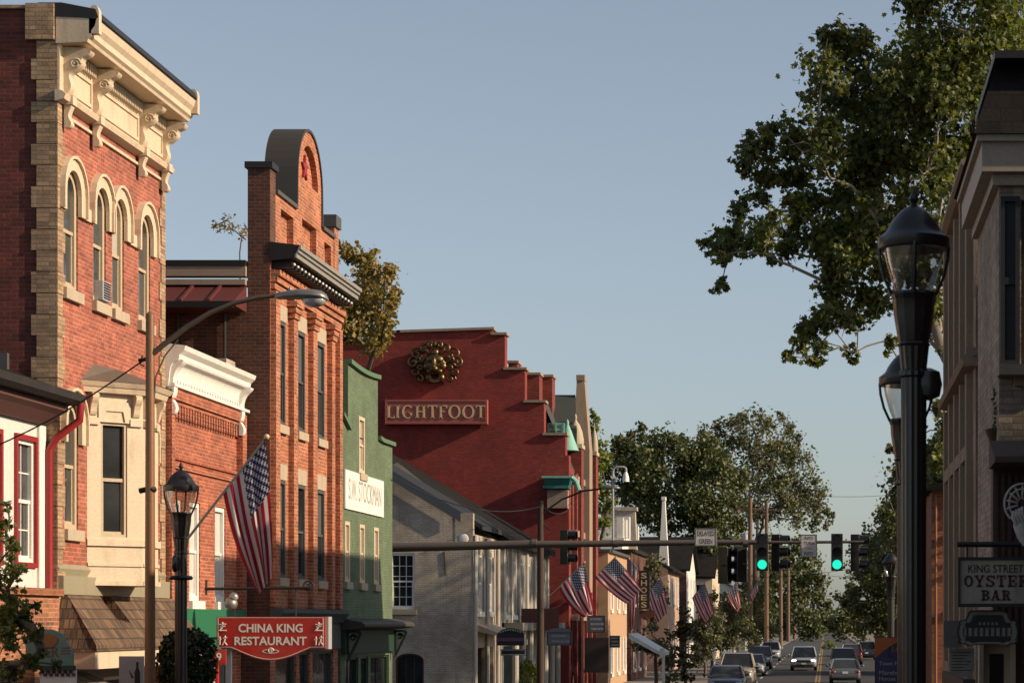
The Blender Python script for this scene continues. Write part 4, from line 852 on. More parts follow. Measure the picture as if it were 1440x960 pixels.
# ------------------------------------------------------------------ right side buildings
# nearest: mansard roofed building, its end wall towards the camera
YM = 26.0; g = FC(YM); x = lambda p: wx(p, YM); z = lambda p: wz(p, YM)
xa = x(1405); t = thing('mansard_building', 'pale brick building with slate mansard roof and dark shutter at the right edge', 'building', (7, 24, 0))
op = [(x(1436),x(1500),z(520),z(282),0)]
m = MB(); wall(m, g, xa, 11, 0, z(212), op, .15); m.poly([(xa,YM,0),(xa,YM+3.6,0),(xa,YM+3.6,z(212)),(xa,YM,z(212))]); m.poly([(11,YM,0),(11,YM+3.6,0),(11,YM+3.6,z(212)),(11,YM,z(212))]); m.poly([(xa,YM+3.6,0),(11,YM+3.6,0),(11,YM+3.6,z(212)),(xa,YM+3.6,z(212))]); m.build('wall', brick('brick_pale_paint', (.50,.41,.32), (.44,.36,.275), (.34,.275,.21), dk=.4, ms=.012), t)
window(g, op[0], t, GREYP, GLASS, STONER)
m = MB(); a0, a1, c0, c1 = x(1406), x(1433), z(515), z(278); m.ring(g, [(a0,c0),(a0,c1),(a1,c1),(a1,c0)], [(a0+.05,c0+.06),(a0+.05,c1-.06),(a1-.05,c1-.06),(a1-.05,c0+.06)], .02, .1); m.fb(g, a0+.05, a1-.05, c0+.06, c1-.06, .02, .05)
m.fb(g, a0+.02, a1-.02, (c0+c1)/2-.04, (c0+c1)/2+.04, .05, .09); m.build('shutter', paint('shutter_slate_blue', (.022,.026,.033), dk=.3), t)
m = MB(); e = .21
m.box(xa-e, 11, YM-e, YM+3.6, z(246), z(212)-.002+.06); m.box(xa-e-.06, 11, YM-e-.06, YM+3.6, z(205), z(196)); m.box(xa-.08, 11, YM-.08, YM+3.6, z(262), z(246)-.002); m.build('cornice', paint('cornice_dull_cream', (.50,.41,.32), dk=.4), t)
m = MB(); zl, zh = z(196)+.002, z(82); m.hexa([(xa-e-.1,YM-e-.1,zl),(11,YM-e-.1,zl),(11,YM+3.7,zl),(xa-e-.1,YM+3.7,zl),(x(1404)+.0,YM+.35,zh),(11,YM+.35,zh),(11,YM+3.2,zh),(x(1404),YM+3.2,zh)]); m.build('mansard_roof', SLATE, t)
m = MB(); m.box(x(1399),11.1,YM-.0,YM+3.4,zh+.002,zh+.09); m.build('roof_edge', DARKM, t)
m = MB(); m.box(x(1402), x(1440)+.3, YM-.35, YM+.02-.03, z(531), z(516)); m.build('window_ledge', STONER, t)
m = MB(); m.box(x(1394), 9, YM-.30, YM-.003, 0, z(640)); m.build('shop_front', paint('shopfront_brown', (.07,.04,.035), rough=.7, dk=.4), t)
m = MB()
for k in range(22): xx = x(1396)+k*.075; m.fb(g, xx, xx+.04, 3.0, z(668), .301, .33)
m.each('reeded_strip', paint('panel_maroon', (.10,.04,.035), rough=.7, dk=.4), t)
m = MB(); m.ext([(x(1388),YM-.30,z(622)),(x(1388),YM-1.2,z(652)),(x(1388),YM-1.2,z(660)),(x(1388),YM-.30,z(662))],[(8,YM-.30,z(622)),(8,YM-1.2,z(652)),(8,YM-1.2,z(660)),(8,YM-.30,z(662))]); m.build('sloping_hood', paint('hood_brown', (.10,.07,.055), rough=.8), t)
m = MB(); m.fb(g, x(1378), x(1418), .14, z(905), .31, .36); m.fb(g, x(1373), x(1379), .14, z(900), .31, .5); m.fb(g, x(1416), x(1423), .14, z(900), .31, .5); m.fb(g, x(1371), x(1425), z(900)+.001, z(895), .31, .55); d_ = m.build('entrance', paint('door_cream', (.62,.50,.35)), t)
m = MB(); m.fb(g, x(1388), x(1408), .9, z(918), .361, .366); m.build('door_glass', GLASS, d_)
# second: stone corner building receding up the street
YS, YE = 30.0, 36.4; XS = wx(1372, YS); XP = wx(1408, YS); g = FC(YS); f = FR(XS); z = lambda p: wz(p, YS)
t = thing('stone_corner_building', 'tan stone building with long row of narrow windows behind the tall lamp', 'building', (5, 33, 0))
m = MB(); wall(m, g, XS, 10, 0, z(232), [], .1); ops = []
for k in range(4): u = YS+.95+k*1.42; ops += [(u,u+.85,5.9,8.6,0),(u,u+.85,2.9,5.2,0)]
wall(m, f, YS, YE, 0, z(232), ops, .18); m.poly([(10,YS,0),(10,YE,0),(10,YE,z(232)),(10,YS,z(232))]); m.poly([(XS,YE,0),(10,YE,0),(10,YE,z(232)),(XS,YE,z(232))]); m.poly([(XS,YS,z(232)),(10,YS,z(232)),(10,YE,z(232)),(XS,YE,z(232))]); m.build('wall', BLKST, t)
for o in ops: window(f, o, t, STONER, GLASS, STONER, d=.14)
m = MB(); m.run(f, [(0,z(240)),(.12,z(238)),(.2,z(232)),(.2,z(226)),(0,z(222))], YS-.1, YE+.1); m.run(f, [(0,z(515)),(.16,z(512)),(.2,z(505)),(.1,z(494)),(0,z(490))], YS-.12, YE); m.fb(g, XS-.14, XP, z(516), z(490), 0, .14); m.fb(g, XS-.05, XP, z(502)+.001, z(498), .14, .17)
for k in range(5): m.fb(f, YS+.55+k*1.42, YS+.85+k*1.42, z(488), z(242), 0, .09)
for k in range(5): m.fb(f, YS+.55+k*1.42, YS+.85+k*1.42, 2.6, z(518), 0, .09)
m.build('stone_trim', STONER, t)
m = MB(); m.fb(f, YS+.1, YS+5.5, 2.25, 2.75, 0, .16); m.build('shop_fascia', paint('fascia_brown', (.06,.04,.03)), t)
# building that shades the left row, standing back behind the stone one
t = thing('tall_brick_block', 'tall brown brick block set back behind the stone corner building', 'building', (9, 52, 0))
m = MB(); m.box(4.7, 15, 46.3, 60.5, 0, 12.95); m.build('wall', BR_OLD, t); m = MB(); m.box(4.55,15.1,46.2,60.7,12.95,13.2); m.build('coping', STONER, t)
f = FR(4.7)
for k in range(4):
    for zz in (4.2, 7.6, 10.4): window(f, (47.2+k*3.5,48.4+k*3.5,zz,zz+2,0), t, STONER, GLASS, STONER, d=-.02)
t = thing('near_shade_block', 'unseen brown brick block added beside the camera to shade the right side', 'building', (9, 14, 0))  # unseen block added to keep sun off the nearest walls and lamp
m = MB(); m.box(3.2, 14, 1, 24.5, 0, 10.4); m.build('wall', BR_OLD, t); MB().box(3.0,14.1,.9,24.6,10.4,10.7).build('coping', STONER, t)
f = FR(3.2)
for k in range(5): window(f, (3+k*4.4,4.2+k*4.4,5,7,0), t, STONER, GLASS, STONER, d=-.02)
# orange lit brick building at the far corner
YO = 92.0; g = FC(YO); xo0 = wx(1310,YO)
t = thing('orange_brick_house', 'orange brick house with white trim glowing in sun behind the tall lamp', 'house', (8, 97, 0))
oo = [(wx(1329,YO),wx(1341,YO),wz(752,YO),wz(705,YO),0),(wx(1329,YO),wx(1341,YO),wz(860,YO),wz(800,YO),0)]
m = MB(); wall(m, g, xo0, 13, 0, wz(690,YO), oo); m.poly([(xo0,YO,0),(xo0,104,0),(xo0,104,wz(690,YO)),(xo0,YO,wz(690,YO))]); m.poly([(13,YO,0),(13,104,0),(13,104,wz(690,YO)),(13,YO,wz(690,YO))]); m.poly([(xo0,104,0),(13,104,0),(13,104,wz(690,YO)),(xo0,104,wz(690,YO))]); m.build('wall', BR_R, t)
for o in oo: window(g, o, t, WHITE, GLASS, WHITE, d=.1)
m = MB(); m.ext([(xo0-.3,YO-.3,wz(690,YO)),(xo0-.3,YO-.3,wz(688,YO)),((xo0+13)/2,YO-.3,wz(688,YO)+1.8),(13.3,YO-.3,wz(688,YO)),(13.3,YO-.3,wz(690,YO))],[(xo0-.3,104.3,wz(690,YO)),(xo0-.3,104.3,wz(688,YO)),((xo0+13)/2,104.3,wz(688,YO)+1.8),(13.3,104.3,wz(688,YO)),(13.3,104.3,wz(690,YO))]); m.build('roof', SLATE, t)
m = MB(); m.tube([(wx(1316,YO),YO-.08,wz(696,YO)),(wx(1316,YO),YO-.08,.2)],.05,8); m.build('downpipe', paint('copper_pipe', (.3,.12,.06)), t)
house('right_frame_house', 'dark frame house half hidden by trees down the right side', 10.5+9, 150, 162, 6.5, BR_OLD, SLATE, gable='side', wins=2)

# ------------------------------------------------------------------ post top lamps
def lamp(name, label, X, Y, ztop, w, arm=False, group='black post top street lamps', glassm=LGLASS):
    """ztop: tip of the finial, w: width of the cap band"""
    t = thing(name, label, 'street lamp', (X, Y, .13), group); r = w/2; zb = ztop-w*.82
    P = lambda pr: [(a*r, zb+b*w) for a, b in pr]
    m = MB(); m.lathe((X,Y,0), P([(1.0,-.03),(1.03,.0),(1.03,.13),(.95,.16),(.80,.22),(.72,.30),(.62,.38),(.46,.48),(.30,.55),(.20,.58),(.13,.60)]), 28); m.build('cap', LAMPP, t, 40)
    m = MB(); m.lathe((X,Y,0), P([(.13,.60),(.08,.63),(.15,.69),(.10,.75),(.03,.82)]), 12); m.build('finial', LAMPP, t, 50)
    m = MB(); m.lathe((X,Y,0), P([(.86,-.03),(.80,-.2),(.66,-.45),(.50,-.66)]), 28); m.build('glass', glassm, t, 60)
    for k in range(4):
        a = math.pi/4*1.0+k*math.pi/2+.78; c, s = math.cos(a), math.sin(a)
        m = MB(); m.tube([(X+q*r*c,Y+q*r*s,zb+h*w) for q,h in ((1.0,.02),(.97,-.18),(.84,-.44),(.62,-.68))], r*.055, 6); m.build('rib', LAMPP, t, 40)
    m = MB(); m.lathe((X,Y,0), P([(.62,-.64),(.66,-.68),(.62,-.74),(.60,-.76),(.58,-.95),(.46,-1.32),(.44,-1.36),(.48,-1.39),(.44,-1.42)]), 24, .04); m.build('cup', LAMPP, t, 25)
    m = MB(); m.lathe((X,Y,0), P([(.44,-1.42),(.37,-1.75),(.42,-1.78),(.42,-1.84),(.37,-1.87)])+[(r*.35,3.2),(r*.37,1.3),(r*.5,1.25),(r*.6,1.1),(r*.62,.9),(r*.8,.45),(r*.95,.4),(r*.95,.131)], 28, .07); m.build('post', LAMPP, t, 20)
    return t
lamp('street_lamp', 'largest black lamp, with thick fluted post, at the right in front of the big tree', wx(1285,18.5), 18.5, wz(268,18.5), 98/F*18.5)
l2 = lamp('street_lamp', 'lamp half hidden behind the thick fluted post of the largest lamp', wx(1275,24.5), 24.5, wz(478,24.5), 76/F*24.5)
lamp('street_lamp', 'small distant lamp above the purple wayfinding sign', wx(1253,66), 66, wz(772,66), 26/F*66)
l4 = lamp('street_lamp', 'black lamp on the left holding the large flag before the low brick shop', wx(254.5,33.3), 33.3, wz(650,33.3), 48/F*33.3)
ll = thing('loudspeaker', 'small dark oval fixture strapped to the post of the left lamp', 'fixture', (wx(247,33.2), 33.2, wz(800,33.2)))
MB().ball(at(246,792,33.1), .05, .08, .13, 12, 8).build('housing', BLACKP, ll, 60); MB().lathe(at(254,812,33.3), [(.16,-.03),(.18,0),(.16,.03)], 16).build('strap', BLACKP, ll, 40)
fx = thing('banner_bracket', 'dark round fixture on the right of the fluted lamp post', 'fixture', at(1307,540,19))
m = MB(); m.lathe(at(1306,540,18.5),[(.02,-.13),(.09,-.10),(.11,0),(.09,.1),(.02,.13)],14); m.tube([at(1295,545,18.5),at(1306,540,18.5)],.02,6); m.build('housing', LAMPP, fx, 50)

# ------------------------------------------------------------------ utility pole with cobra head on the left
YP = 32.6; PX = wx(211,YP); a_ = lambda p, q, y=YP: at(p, q, y)
t = thing('lamp_pole', 'weathered steel pole with curved arm and cobra head lamp before the bay window', 'street light', (PX,YP,.13))
m = MB(); m.lathe((PX,YP,0),[(.085,.13),(.075,3),(.06,wz(442,YP)),(.02,wz(438,YP))],14); m.build('pole', STEELB, t, 40)
m = MB(); m.tube([a_(215,497),a_(232,483),a_(262,460),a_(295,440),a_(330,426),a_(365,418),a_(396,415)],[.042,.04,.038,.036,.034,.032,.03],10); m.tube([a_(217,560),a_(219,530),a_(232,500),a_(250,478)],.012,5); m.build('arm', paint('arm_brown', (.12,.085,.055), rough=.5, dk=.3), t, 50)
hd = Fr(a_(425,420),(1,0,0),(0,-1,0)); sc = YP/F
def lofted(m, st, n=14):                                 # stations (x, z, half height up, half height down, half width)
    i = len(m.v)
    for x_, z_, hu, hdn, w_ in st:
        for j in range(n):
            q = 2*math.pi*j/n; s_ = math.sin(q); m.v.append(Vector((hd.o.x+x_*sc, hd.o.y+w_*math.cos(q), hd.o.z+(z_+(hu if s_ > 0 else hdn)*s_)*sc)))
    for k in range(len(st)-1):
        for j in range(n): m.f.append([i+k*n+j,i+k*n+(j+1)%n,i+(k+1)*n+(j+1)%n,i+(k+1)*n+j])
    m.f.append([i+j for j in range(n)]); m.f.append([i+(len(st)-1)*n+j for j in range(n)]); return m
lofted(MB(), [(-38,3,3,3,.05),(-34,4,4.5,5,.09),(-22,4,7,5,.13),(-4,4,9.5,5,.17),(16,3,10,5,.19),(28,2,9,4,.17),(34,0,6,2,.1),(37,-2,2,1,.03)]).build('lamp_head', GREYM, t, 60)
lofted(MB(), [(0,-2,2,2,.08),(6,-2,2,9,.14),(18,-2,2,11,.16),(29,-2,2,7,.13),(34,-2,2,2,.05)]).build('lens', LENS, t, 60)
MB().lathe(a_(408,409),[(.025,-.04),(.028,.02),(.02,.05)],10).build('photocell', GREYM, t)
m = MB(); m.tube([a_(205,505),a_(195,507)],.03,6); m.tube([a_(205,688),a_(196,690)],.04,8); m.tube([a_(200,500),a_(197,512),a_(203,515)],.012,5); m.lathe(a_(214,688),[(.05,-.04),(.07,0),(.05,.04)],10); m.each('insulator', DARKM, t)
w_ = MB(); P = [a_(204,505)]+[a_(204-k*24, 505+115*(k*24/204)**1.0+10*math.sin(math.pi*k/10), YP-.0*k) for k in range(1,11)]; w_.tube(P, .012, 5); tag(w_.build('wire', DARKM), 'dark cable drooping from the weathered pole to the white house', 'cable')

# ------------------------------------------------------------------ traffic signal arm
YA = 67.0; q = lambda p, r: at(p, r, YA)
t = thing('signal_mast', 'long horizontal signal arm across the street from behind the green shop', 'signal mast', (wx(500,YA),YA,.13))
m = MB(); m.lathe((wx(500,YA),YA,0),[(.2,.13),(.16,wz(760,YA)),(.05,wz(756,YA))],14); m.build('pole', GALV, t, 40)
m = MB(); m.tube([q(500,770.5),q(700,766),q(755,764.5)],[.14,.125,.12],12); m.tube([q(745,765),q(950,763),q(1060,762)],[.105,.085,.075],12); m.tube([q(1050,762.5),q(1215,761.5)],[.055,.04],10)
for p in (748,862,1045): m.tube([q(p,764),q(p+7,764)],.135 if p < 800 else .11,12)
m.build('arm', GALV, t, 40)
def signal(label, px, Y, ztopy, yaw=0, lit=True, arrow=False, w=.34):
    X = wx(px,Y); zt = wz(ztopy,Y); h = 1.08; t = thing('traffic_signal', label, 'traffic signal', (X,Y,zt-h), 'traffic signals on the arm'); R = Matrix.Rotation(yaw,4,'Z'); o = Vector((X,Y,0))
    fr = Fr(o, R@Vector((1,0,0)), R@Vector((0,-1,0)))
    MB().fb(fr,-w/2,w/2,zt-h,zt,-.16,.1).build('housing', BLACKP, t, bevel=.02)
    for k in range(3):
        zc = zt-.18-k*.36; m = MB(); n = 14
        A = [(.155*math.cos(a),zc+.155*math.sin(a)) for a in [math.radians(-40+k2*260/n) for k2 in range(n+1)]]; B = [(.14*math.cos(a),zc+.14*math.sin(a)) for a in [math.radians(-40+k2*260/n) for k2 in range(n+1)]]
        m.ring(fr, A, B, .1, .34, closed=False); v = m.build('visor', BLACKP, t)
        m = MB(); m.pr(fr, [(.135*math.cos(a*.3142),zc+.135*math.sin(a*.3142)) for a in range(20)], .101, .125); m.build('lens', SIG_G if (lit and k == 2) else SIG_OFF if k == 0 else INK, t)
    MB().tube([fr.p(0,zt-h/2,-.16),fr.p(0,zt-h/2,-.34)],.03,6).build('bracket', GALV, t)
    return t
signal('green-lit traffic signal left of the NO TURN sign', 1072, 66.4, 750)
signal('green-lit traffic signal near the tip of the arm', 1177, 66.4, 750)
signal('unlit traffic signal turned aside, next to the left green light', 1094, 67.2, 751, math.radians(75), False)
signal('unlit traffic signal turned aside at the tip of the arm', 1205, 67.2, 751, math.radians(78), False)
signal('dark traffic signal seen from behind, left one under the DELAYED GREEN arm', 1020, 67.6, 769, math.radians(150), False)
signal('dark traffic signal seen from behind, right one beside the wooden pole', 1041, 67.6, 767, math.radians(205), False)
signal('dark traffic signal in front of the red gable building entrance', 796, 72, 745, math.radians(80), False)
def flatsign(name, label, px0, px1, py0, py1, Y, mat, lines, ink=INK, border=INK, cat='sign', wd=.78, arch=0, gap=.1, grp=None, scrib=0):
    g = FC(Y); x0,x1,z0,z1 = wx(px0,Y),wx(px1,Y),wz(py1,Y),wz(py0,Y); t = thing(name, label, cat, ((x0+x1)/2,Y,z0), grp)
    W_ = x1-x0; H = z1-z0; th = .03
    P = [(x0,z0),(x0,z1)]+([((x0+x1)/2-W_/2*math.cos(math.pi*k/10), z1+arch*H*math.sin(math.pi*k/10)) for k in range(11)] if arch else [])+[(x1,z1),(x1,z0)]
    MB().pr(g, P, 0, th).build('board', mat, t)
    if scrib:
        m = MB(); R = random.Random(len(label))
        for k in range(scrib):
            zz = z1-H*(k+.75)/(scrib+.5); a = x0+W_*R.uniform(.14,.22); e_ = x1-W_*R.uniform(.14,.24)
            while a < e_: b = a+W_*R.uniform(.03,.09); m.fb(g, a, b, zz-H*.05, zz+H*.07, th+.001, th+.006); a = b+W_*.03
        m.build('faded_marks', SIGNG, t)
    if border: b = W_*.03; MB().ring(g, [(x0+b*.6,z0+b*.6),(x0+b*.6,z1-b*.6),(x1-b*.6,z1-b*.6),(x1-b*.6,z0+b*.6)], [(x0+b*1.5,z0+b*1.5),(x0+b*1.5,z1-b*1.5),(x1-b*1.5,z1-b*1.5),(x1-b*1.5,z0+b*1.5)], th+.001, th+.006).build('border', border, t)
    if lines:
        m = MB(); n = len(lines); hh = H*(1-gap)/n
        for k, ln in enumerate(lines):
            s_, f_ = (ln if isinstance(ln, tuple) else (ln, wd)); 
            if s_: m.text(g, (x0+x1)/2, z1-H*gap/2-hh*(k+.5), th+.002, s_, hh*.62, W_*f_, ext=.003, bold=.012)
        m.build('lettering', ink, t, fix=False)
    return t
flatsign('traffic_sign', 'white DELAYED GREEN sign on top of the signal arm', 977, 1008, 743, 767.5, 66.6, SIGNW, ['DELAYED',('GREEN',.6)])
t = flatsign('traffic_sign', 'white NO TURN ON RED sign hanging between the green signals', 1126, 1149, 751, 783, 66.6, SIGNW, [('NO',.5),('TURN',.62),('',.3),('RED',.55)])
g = FC(66.6); m = MB(); m.text(g, wx(1137.5,66.6), wz(771,66.6), .032, 'ON', .06, .16, ext=.003); m.build('red_lettering', INKR, t, fix=False)
# camera on its white gooseneck, and the second cobra light
t = thing('traffic_camera', 'white gooseneck post with a hanging camera on the signal arm', 'camera', q(862,772))
m = MB(); m.tube([q(862,773),q(862,664),q(863,659),q(867,656.5),q(877,656.5),q(880,658),q(880.5,663)],.035,8); m.tube([q(860,673),q(866,673)],.07,8); m.build('post', SIGNG, t, 40)
m = MB(); m.lathe((wx(880,YA),YA,wz(676,YA)),[(.11,-.02),(.10,.0),(.09,.12),(.06,.22),(.03,.27)],14); m.build('camera_housing', SIGNW, t, 50)
YQ = 84.5; t = thing('lamp_pole', 'dark wooden pole with bracket arm light in front of the white gable house', 'street light', (wx(760,YQ),YQ,.13))
m = MB(); m.tube([(wx(760,YQ),YQ,.13),at(760,704,YQ)],[.15,.11],10); m.build('pole', paint('dark_wood', (.06,.038,.028), rough=.9), t, 40)
m = MB(); m.tube([at(762,722,YQ),at(790,702,YQ),at(820,690,YQ),at(846,687,YQ)],.04,6); m.tube([at(762,735,YQ),at(775,745,YQ)],.03,6); m.build('arm', DARKM, t)
hd = Fr(at(858,686,YQ),(1,0,0),(0,-1,0)); sc = YQ/F; lofted(MB(), [(-14,1,1,1,.05),(-9,1,3,2,.12),(4,0,4,3,.18),(11,0,3,2,.15),(14,0,1,1,.04)]).build('lamp_head', GREYM, t, 60)

# ------------------------------------------------------------------ utility poles receding up the street
wires = []
specs = [(1055,205,700,'tallest utility pole, carrying a grey transformer, left of the signals'),(1078,255,704,'utility pole second from the left, behind the signals'),(1098,330,772,'utility pole third from the left, in the line up the street'),(1108.5,405,786,'bare utility pole fourth from the left, behind the oncoming car'),(1117,470,792,'utility pole fifth from the left in the receding line'),(1125,560,800,'utility pole sixth from the left in the receding line'),(1132,690,812,'most distant utility pole at the end of the street')]
prev = None
for k, (p, Y, top, lab) in enumerate(specs):
    X = wx(p, Y); zt = wz(top, Y); t = thing('utility_pole', lab, 'utility pole', (X,Y,0), 'utility poles along the left kerb'); r = .16+.0004*Y
    MB().tube([(X,Y,0),(X,Y,zt)],[r,r*.75],8).build('pole', WOODP, t, 50)
    MB().box(X-1.1,X+1.1,Y-.08,Y+.08,zt-1.1,zt-.92).build('crossarm', WOODP, t)
    if k == 0: MB().lathe((X-.42,Y,zt-4.2),[(.05,0),(.26,.03),(.27,.9),(.2,1.0),(.04,1.04)],12).build('transformer', SIGNG, t, 40)
    if k in (1,2,4): hd = Fr((X+1.2,Y,zt-1.8),(1,0,0),(0,-1,0)); sc = .05; a = MB(); a.tube([(X,Y,zt-2.2),(X+.6,Y,zt-1.85),(X+1.0,Y,zt-1.8)],.05,5); a.build('lamp_arm', DARKM, t); lofted(MB(), [(-6,1,1,1,.05),(-2,1,2,2,.18),(5,0,2,2,.2),(9,0,1,1,.05)]).build('lamp_head', GREYM, t, 60)
    tops = [Vector((X+d,Y,zt-.85)) for d in (-1,0,1)]+[Vector((X,Y,zt-3)),Vector((X,Y,zt-4))]
    if prev:
        for a, b in zip(prev, tops): wires.append((a, b))
    prev = tops
for k, (a, b) in enumerate(wires):
    P = [a.lerp(b, i/10)-Vector((0,0,1.2*4*(i/10)*(1-i/10))) for i in range(11)]
    w_ = MB().tube(P, .014+a.y*.00003, 4).build('overhead_wire', DARKM, None); tag(w_, 'thin dark overhead wire strung between the utility poles', 'cable', 'overhead wires along the street')
labs = ['overhead wire crossing the pale sky beside the right signal, upper strand','overhead wire crossing the pale sky beside the right signal, middle strand','overhead wire crossing the pale sky beside the right signal, lower strand']
for k, (py0, py1) in enumerate(((694,697),(800,815),(830,842))):
    A_, B_ = at(1078,py0-6,255), at(1275,py1-4,255)
    P = [A_.lerp(B_, i/12)-Vector((0,0,.6*4*(i/12)*(1-i/12))) for i in range(13)]
    tag(MB().tube(P,.022,4).build('overhead_wire', DARKM), labs[k], 'cable')

for lab_, A_, B_, sg_ in (('sagging service cable from the dark wooden pole to the red gable building', at(760,708,84.5), Vector((-11.8,108,9.3)), .5),('sagging service cable from the dark wooden pole to the green shop', at(760,712,84.5), Vector((-12.2,64.4,7.6)), .5),('thin cable crossing the street above the parked cars to the cream porch house', Vector((-10.2,207,7.8)), Vector((7.5,204,9.5)), .8),('thin cable from the tallest utility pole to the white clapboard house', at(1055,712,205), Vector((-9.8,242,7.6)), .7)):
    tag(MB().tube([A_.lerp(B_,i/12)-Vector((0,0,sg_*4*(i/12)*(1-i/12))) for i in range(13)], .012+.00004*A_.y, 4).build('service_cable', DARKM), lab_, 'cable')

# ------------------------------------------------------------------ flags
def flag(label, p0, p1, Y, hang, size, fold=.16, seed=1, ang=0, group='american flags along the shops', polr=.016):
    """p0: pole foot, p1: pole tip (pixels); hang: free corner of the lower fly edge (pixels)"""
    a, b = at(p0[0],p0[1],Y), at(p1[0],p1[1],Y); t = thing('flag', label, 'flag', a, group)
    MB().tube([a,b],[polr,polr*.8],8).build('pole', GREYM, t, 40); MB().ball(b,polr*2.2,polr*2.2,polr*2.2,8,6).build('finial', GOLD, t, 60)
    d = (b-a).normalized(); h0 = b-d*.05; hoist, fly = size; h1 = h0-d*hoist
    tip = at(hang[0],hang[1],Y); dirf = (tip-(h0+h1)/2); L = dirf.length; dirf.normalize(); R = random.Random(seed); ph = R.random()*6
    m = MB(); m.uv = []; nu, nv = 40, 26
    for i in range(nu+1):
        u = i/nu
        for j in range(nv+1):
            v = j/nv; base = h1.lerp(h0, v); 
            gather = 1-.62*u**.6 if fold > .1 else 1-.15*u
            c = h1.lerp(h0,.5); root = base
            far = c+dirf*min(L,fly)+ (base-c)*gather*.9
            s = u; p = root.lerp(far, s) + Vector((0,0,-.25*fly*s*(1-s)*(1.0-v)*.6))
            amp = fold*(u**.7); wv = math.sin(v*math.pi*2*2.2+ph+u*2.2)*amp; p += Vector((.35*wv, -wv-.04*math.sin(u*7+ph)*u, .10*wv*u))
            m.v.append(p); m.uv.append((u, v))
    for i in range(nu):
        for j in range(nv): k = i*(nv+1)+j; m.f.append([k,k+nv+1,k+nv+2,k+1])
    m.build('cloth', FLAG, t, 180, fix=False); return t
flag('large american flag hanging from the left lamp post', (264,757), (375,614), 33.0, (372,825), (.98,1.95), .17, 2, polr=.02)
flag('american flag on slanted pole in front of the red building entrance', (770,840), (822,790), 76, (828,862), (1.15,1.75), .15, 5)
flag('wide dark american flag left of the SHOES sign', (846,802), (866,782), 88, (893,838), (1.1,1.8), .06, 8)
flag('folded american flag hanging straight down beside the SHOES sign', (897,800), (885,785), 92, (888,885), (.55,2.6), .14, 11)
flag('american flag to the right of the SHOES sign', (912,832), (930,812), 96, (932,868), (.95,1.6), .1, 14)
flag('spread american flag before the white gabled house front', (975,838), (992,818), 110, (998,868), (.95,1.6), .09, 17)
flag('sunlit american flag on the porch left of the tallest utility pole', (1022,838), (1036,816), 130, (1039,857), (1.0,1.7), .12, 20)
flag('most distant american flag, just right of the tallest utility pole', (1056,834), (1066,815), 150, (1062,838), (1.1,1.5), .09, 23)

# ------------------------------------------------------------------ hanging shop signs
YK = 46.0; g = FC(YK); X0, X1 = wx(306,YK), wx(458,YK); zt, zb = wz(866.5,YK), wz(910,YK)
t = thing('restaurant_sign', 'red hanging sign reading CHINA KING RESTAURANT', 'sign', ((X0+X1)/2,YK,wz(928,YK)))
n = 16; bot = [(X1-(X1-X0)*k/n, zb-.26*(max(0,math.sin(math.pi*(k/n-.12)/.76)) if .12 < k/n < .88 else 0)**1.1) for k in range(n+1)]
out = [(X0,zt),(X1,zt)]+bot
MB().pr(g, out, 0, .08).build('board', REDSG, t)
cx, cz = (X0+X1)/2, (zt+zb)/2-.05; ins = lambda P, k: [(cx+(u-cx)*(1-k), cz+(v-cz)*(1-k*1.9)) for u, v in P]
MB().ring(g, ins(out,.022), ins(out,.036), .081, .086).build('border', SIGNW, t)
m = MB(); m.text(g, cx, wz(882.5,YK), .082, 'CHINA KING', .175, 1.30, bold=.025); m.text(g, cx, wz(900.5,YK), .082, 'RESTAURANT', .175, 1.46, bold=.025); m.build('lettering', SIGNW, t, fix=False)
m = MB()
for s in (-1,1):
    for zz, kk in ((881,0),(900,1)):
        c = (cx+s*.97, wz(zz,YK)); sgl = [((-.07,.05),(.07,.06)),((-.0,.1),(0,.0)),((-.05,.0),(.05,.02)),((-.08,-.07),(.08,-.07)),((0,0),(-.06,-.07))] if kk == 0 else [((-.09,.02),(-.02,.03)),((-.055,.08),(-.055,-.09)),((.01,.05),(.09,.06)),((.05,.1),(.04,0)),((.04,0),(0,-.09)),((.03,-.02),(.09,-.09))]
        for a, b in sgl: m.tube([g.p(c[0]+a[0],c[1]+a[1],.085), g.p(c[0]+b[0],c[1]+b[1],.085)], .013, 5)
m.ring(g, [(cx+.17*math.cos(k*.3),wz(915,YK)+.045*math.sin(k*.3)) for k in range(21)], [(cx+.15*math.cos(k*.3),wz(915,YK)+.03*math.sin(k*.3)) for k in range(21)], .081,.086)
m.tube(spiral(g,cx,wz(914,YK),.06,.01,1.5,0,.084),.01,4); m.build('emblems', SIGNW, t)
m = MB(); m.fb(g, X1+.002, X1+.06, wz(912,YK), zt, -.3, .02); m.build('return_edge', SIGNG, t)
t = thing('sign_bracket', 'black iron bracket carrying the red restaurant sign', 'bracket', at(380,827,YK))
m = MB(); m.tube([at(288,827.5,YK),at(437,826,YK)],.03,8); m.tube([at(290,815,YK),at(290,836,YK)],.025,6)
for p in (330,416): m.tube([at(p,827,YK),at(p,867,YK)],.015,6)
m.tube(spiral(FC(YK), wx(433,YK), wz(824,YK), .12,.03,1.4,0,0),.02,6); m.build('iron_bar', INK, t)
m = MB(); m.lathe(at(325,848,YK),[(.02,-.1),(.12,-.06),(.14,0),(.1,.08),(.02,.1)],12,axis=Vector((.6,-1,.2))); m.lathe(at(329,838,YK),[(.02,-.08),(.08,-.04),(.09,.03),(.03,.07)],12,axis=Vector((.8,-1,.5))); m.each('spotlight', GREYM, t, 50)
t = thing('lane_sign', 'small red sign on a red post under the restaurant sign', 'sign', at(305,960,45))
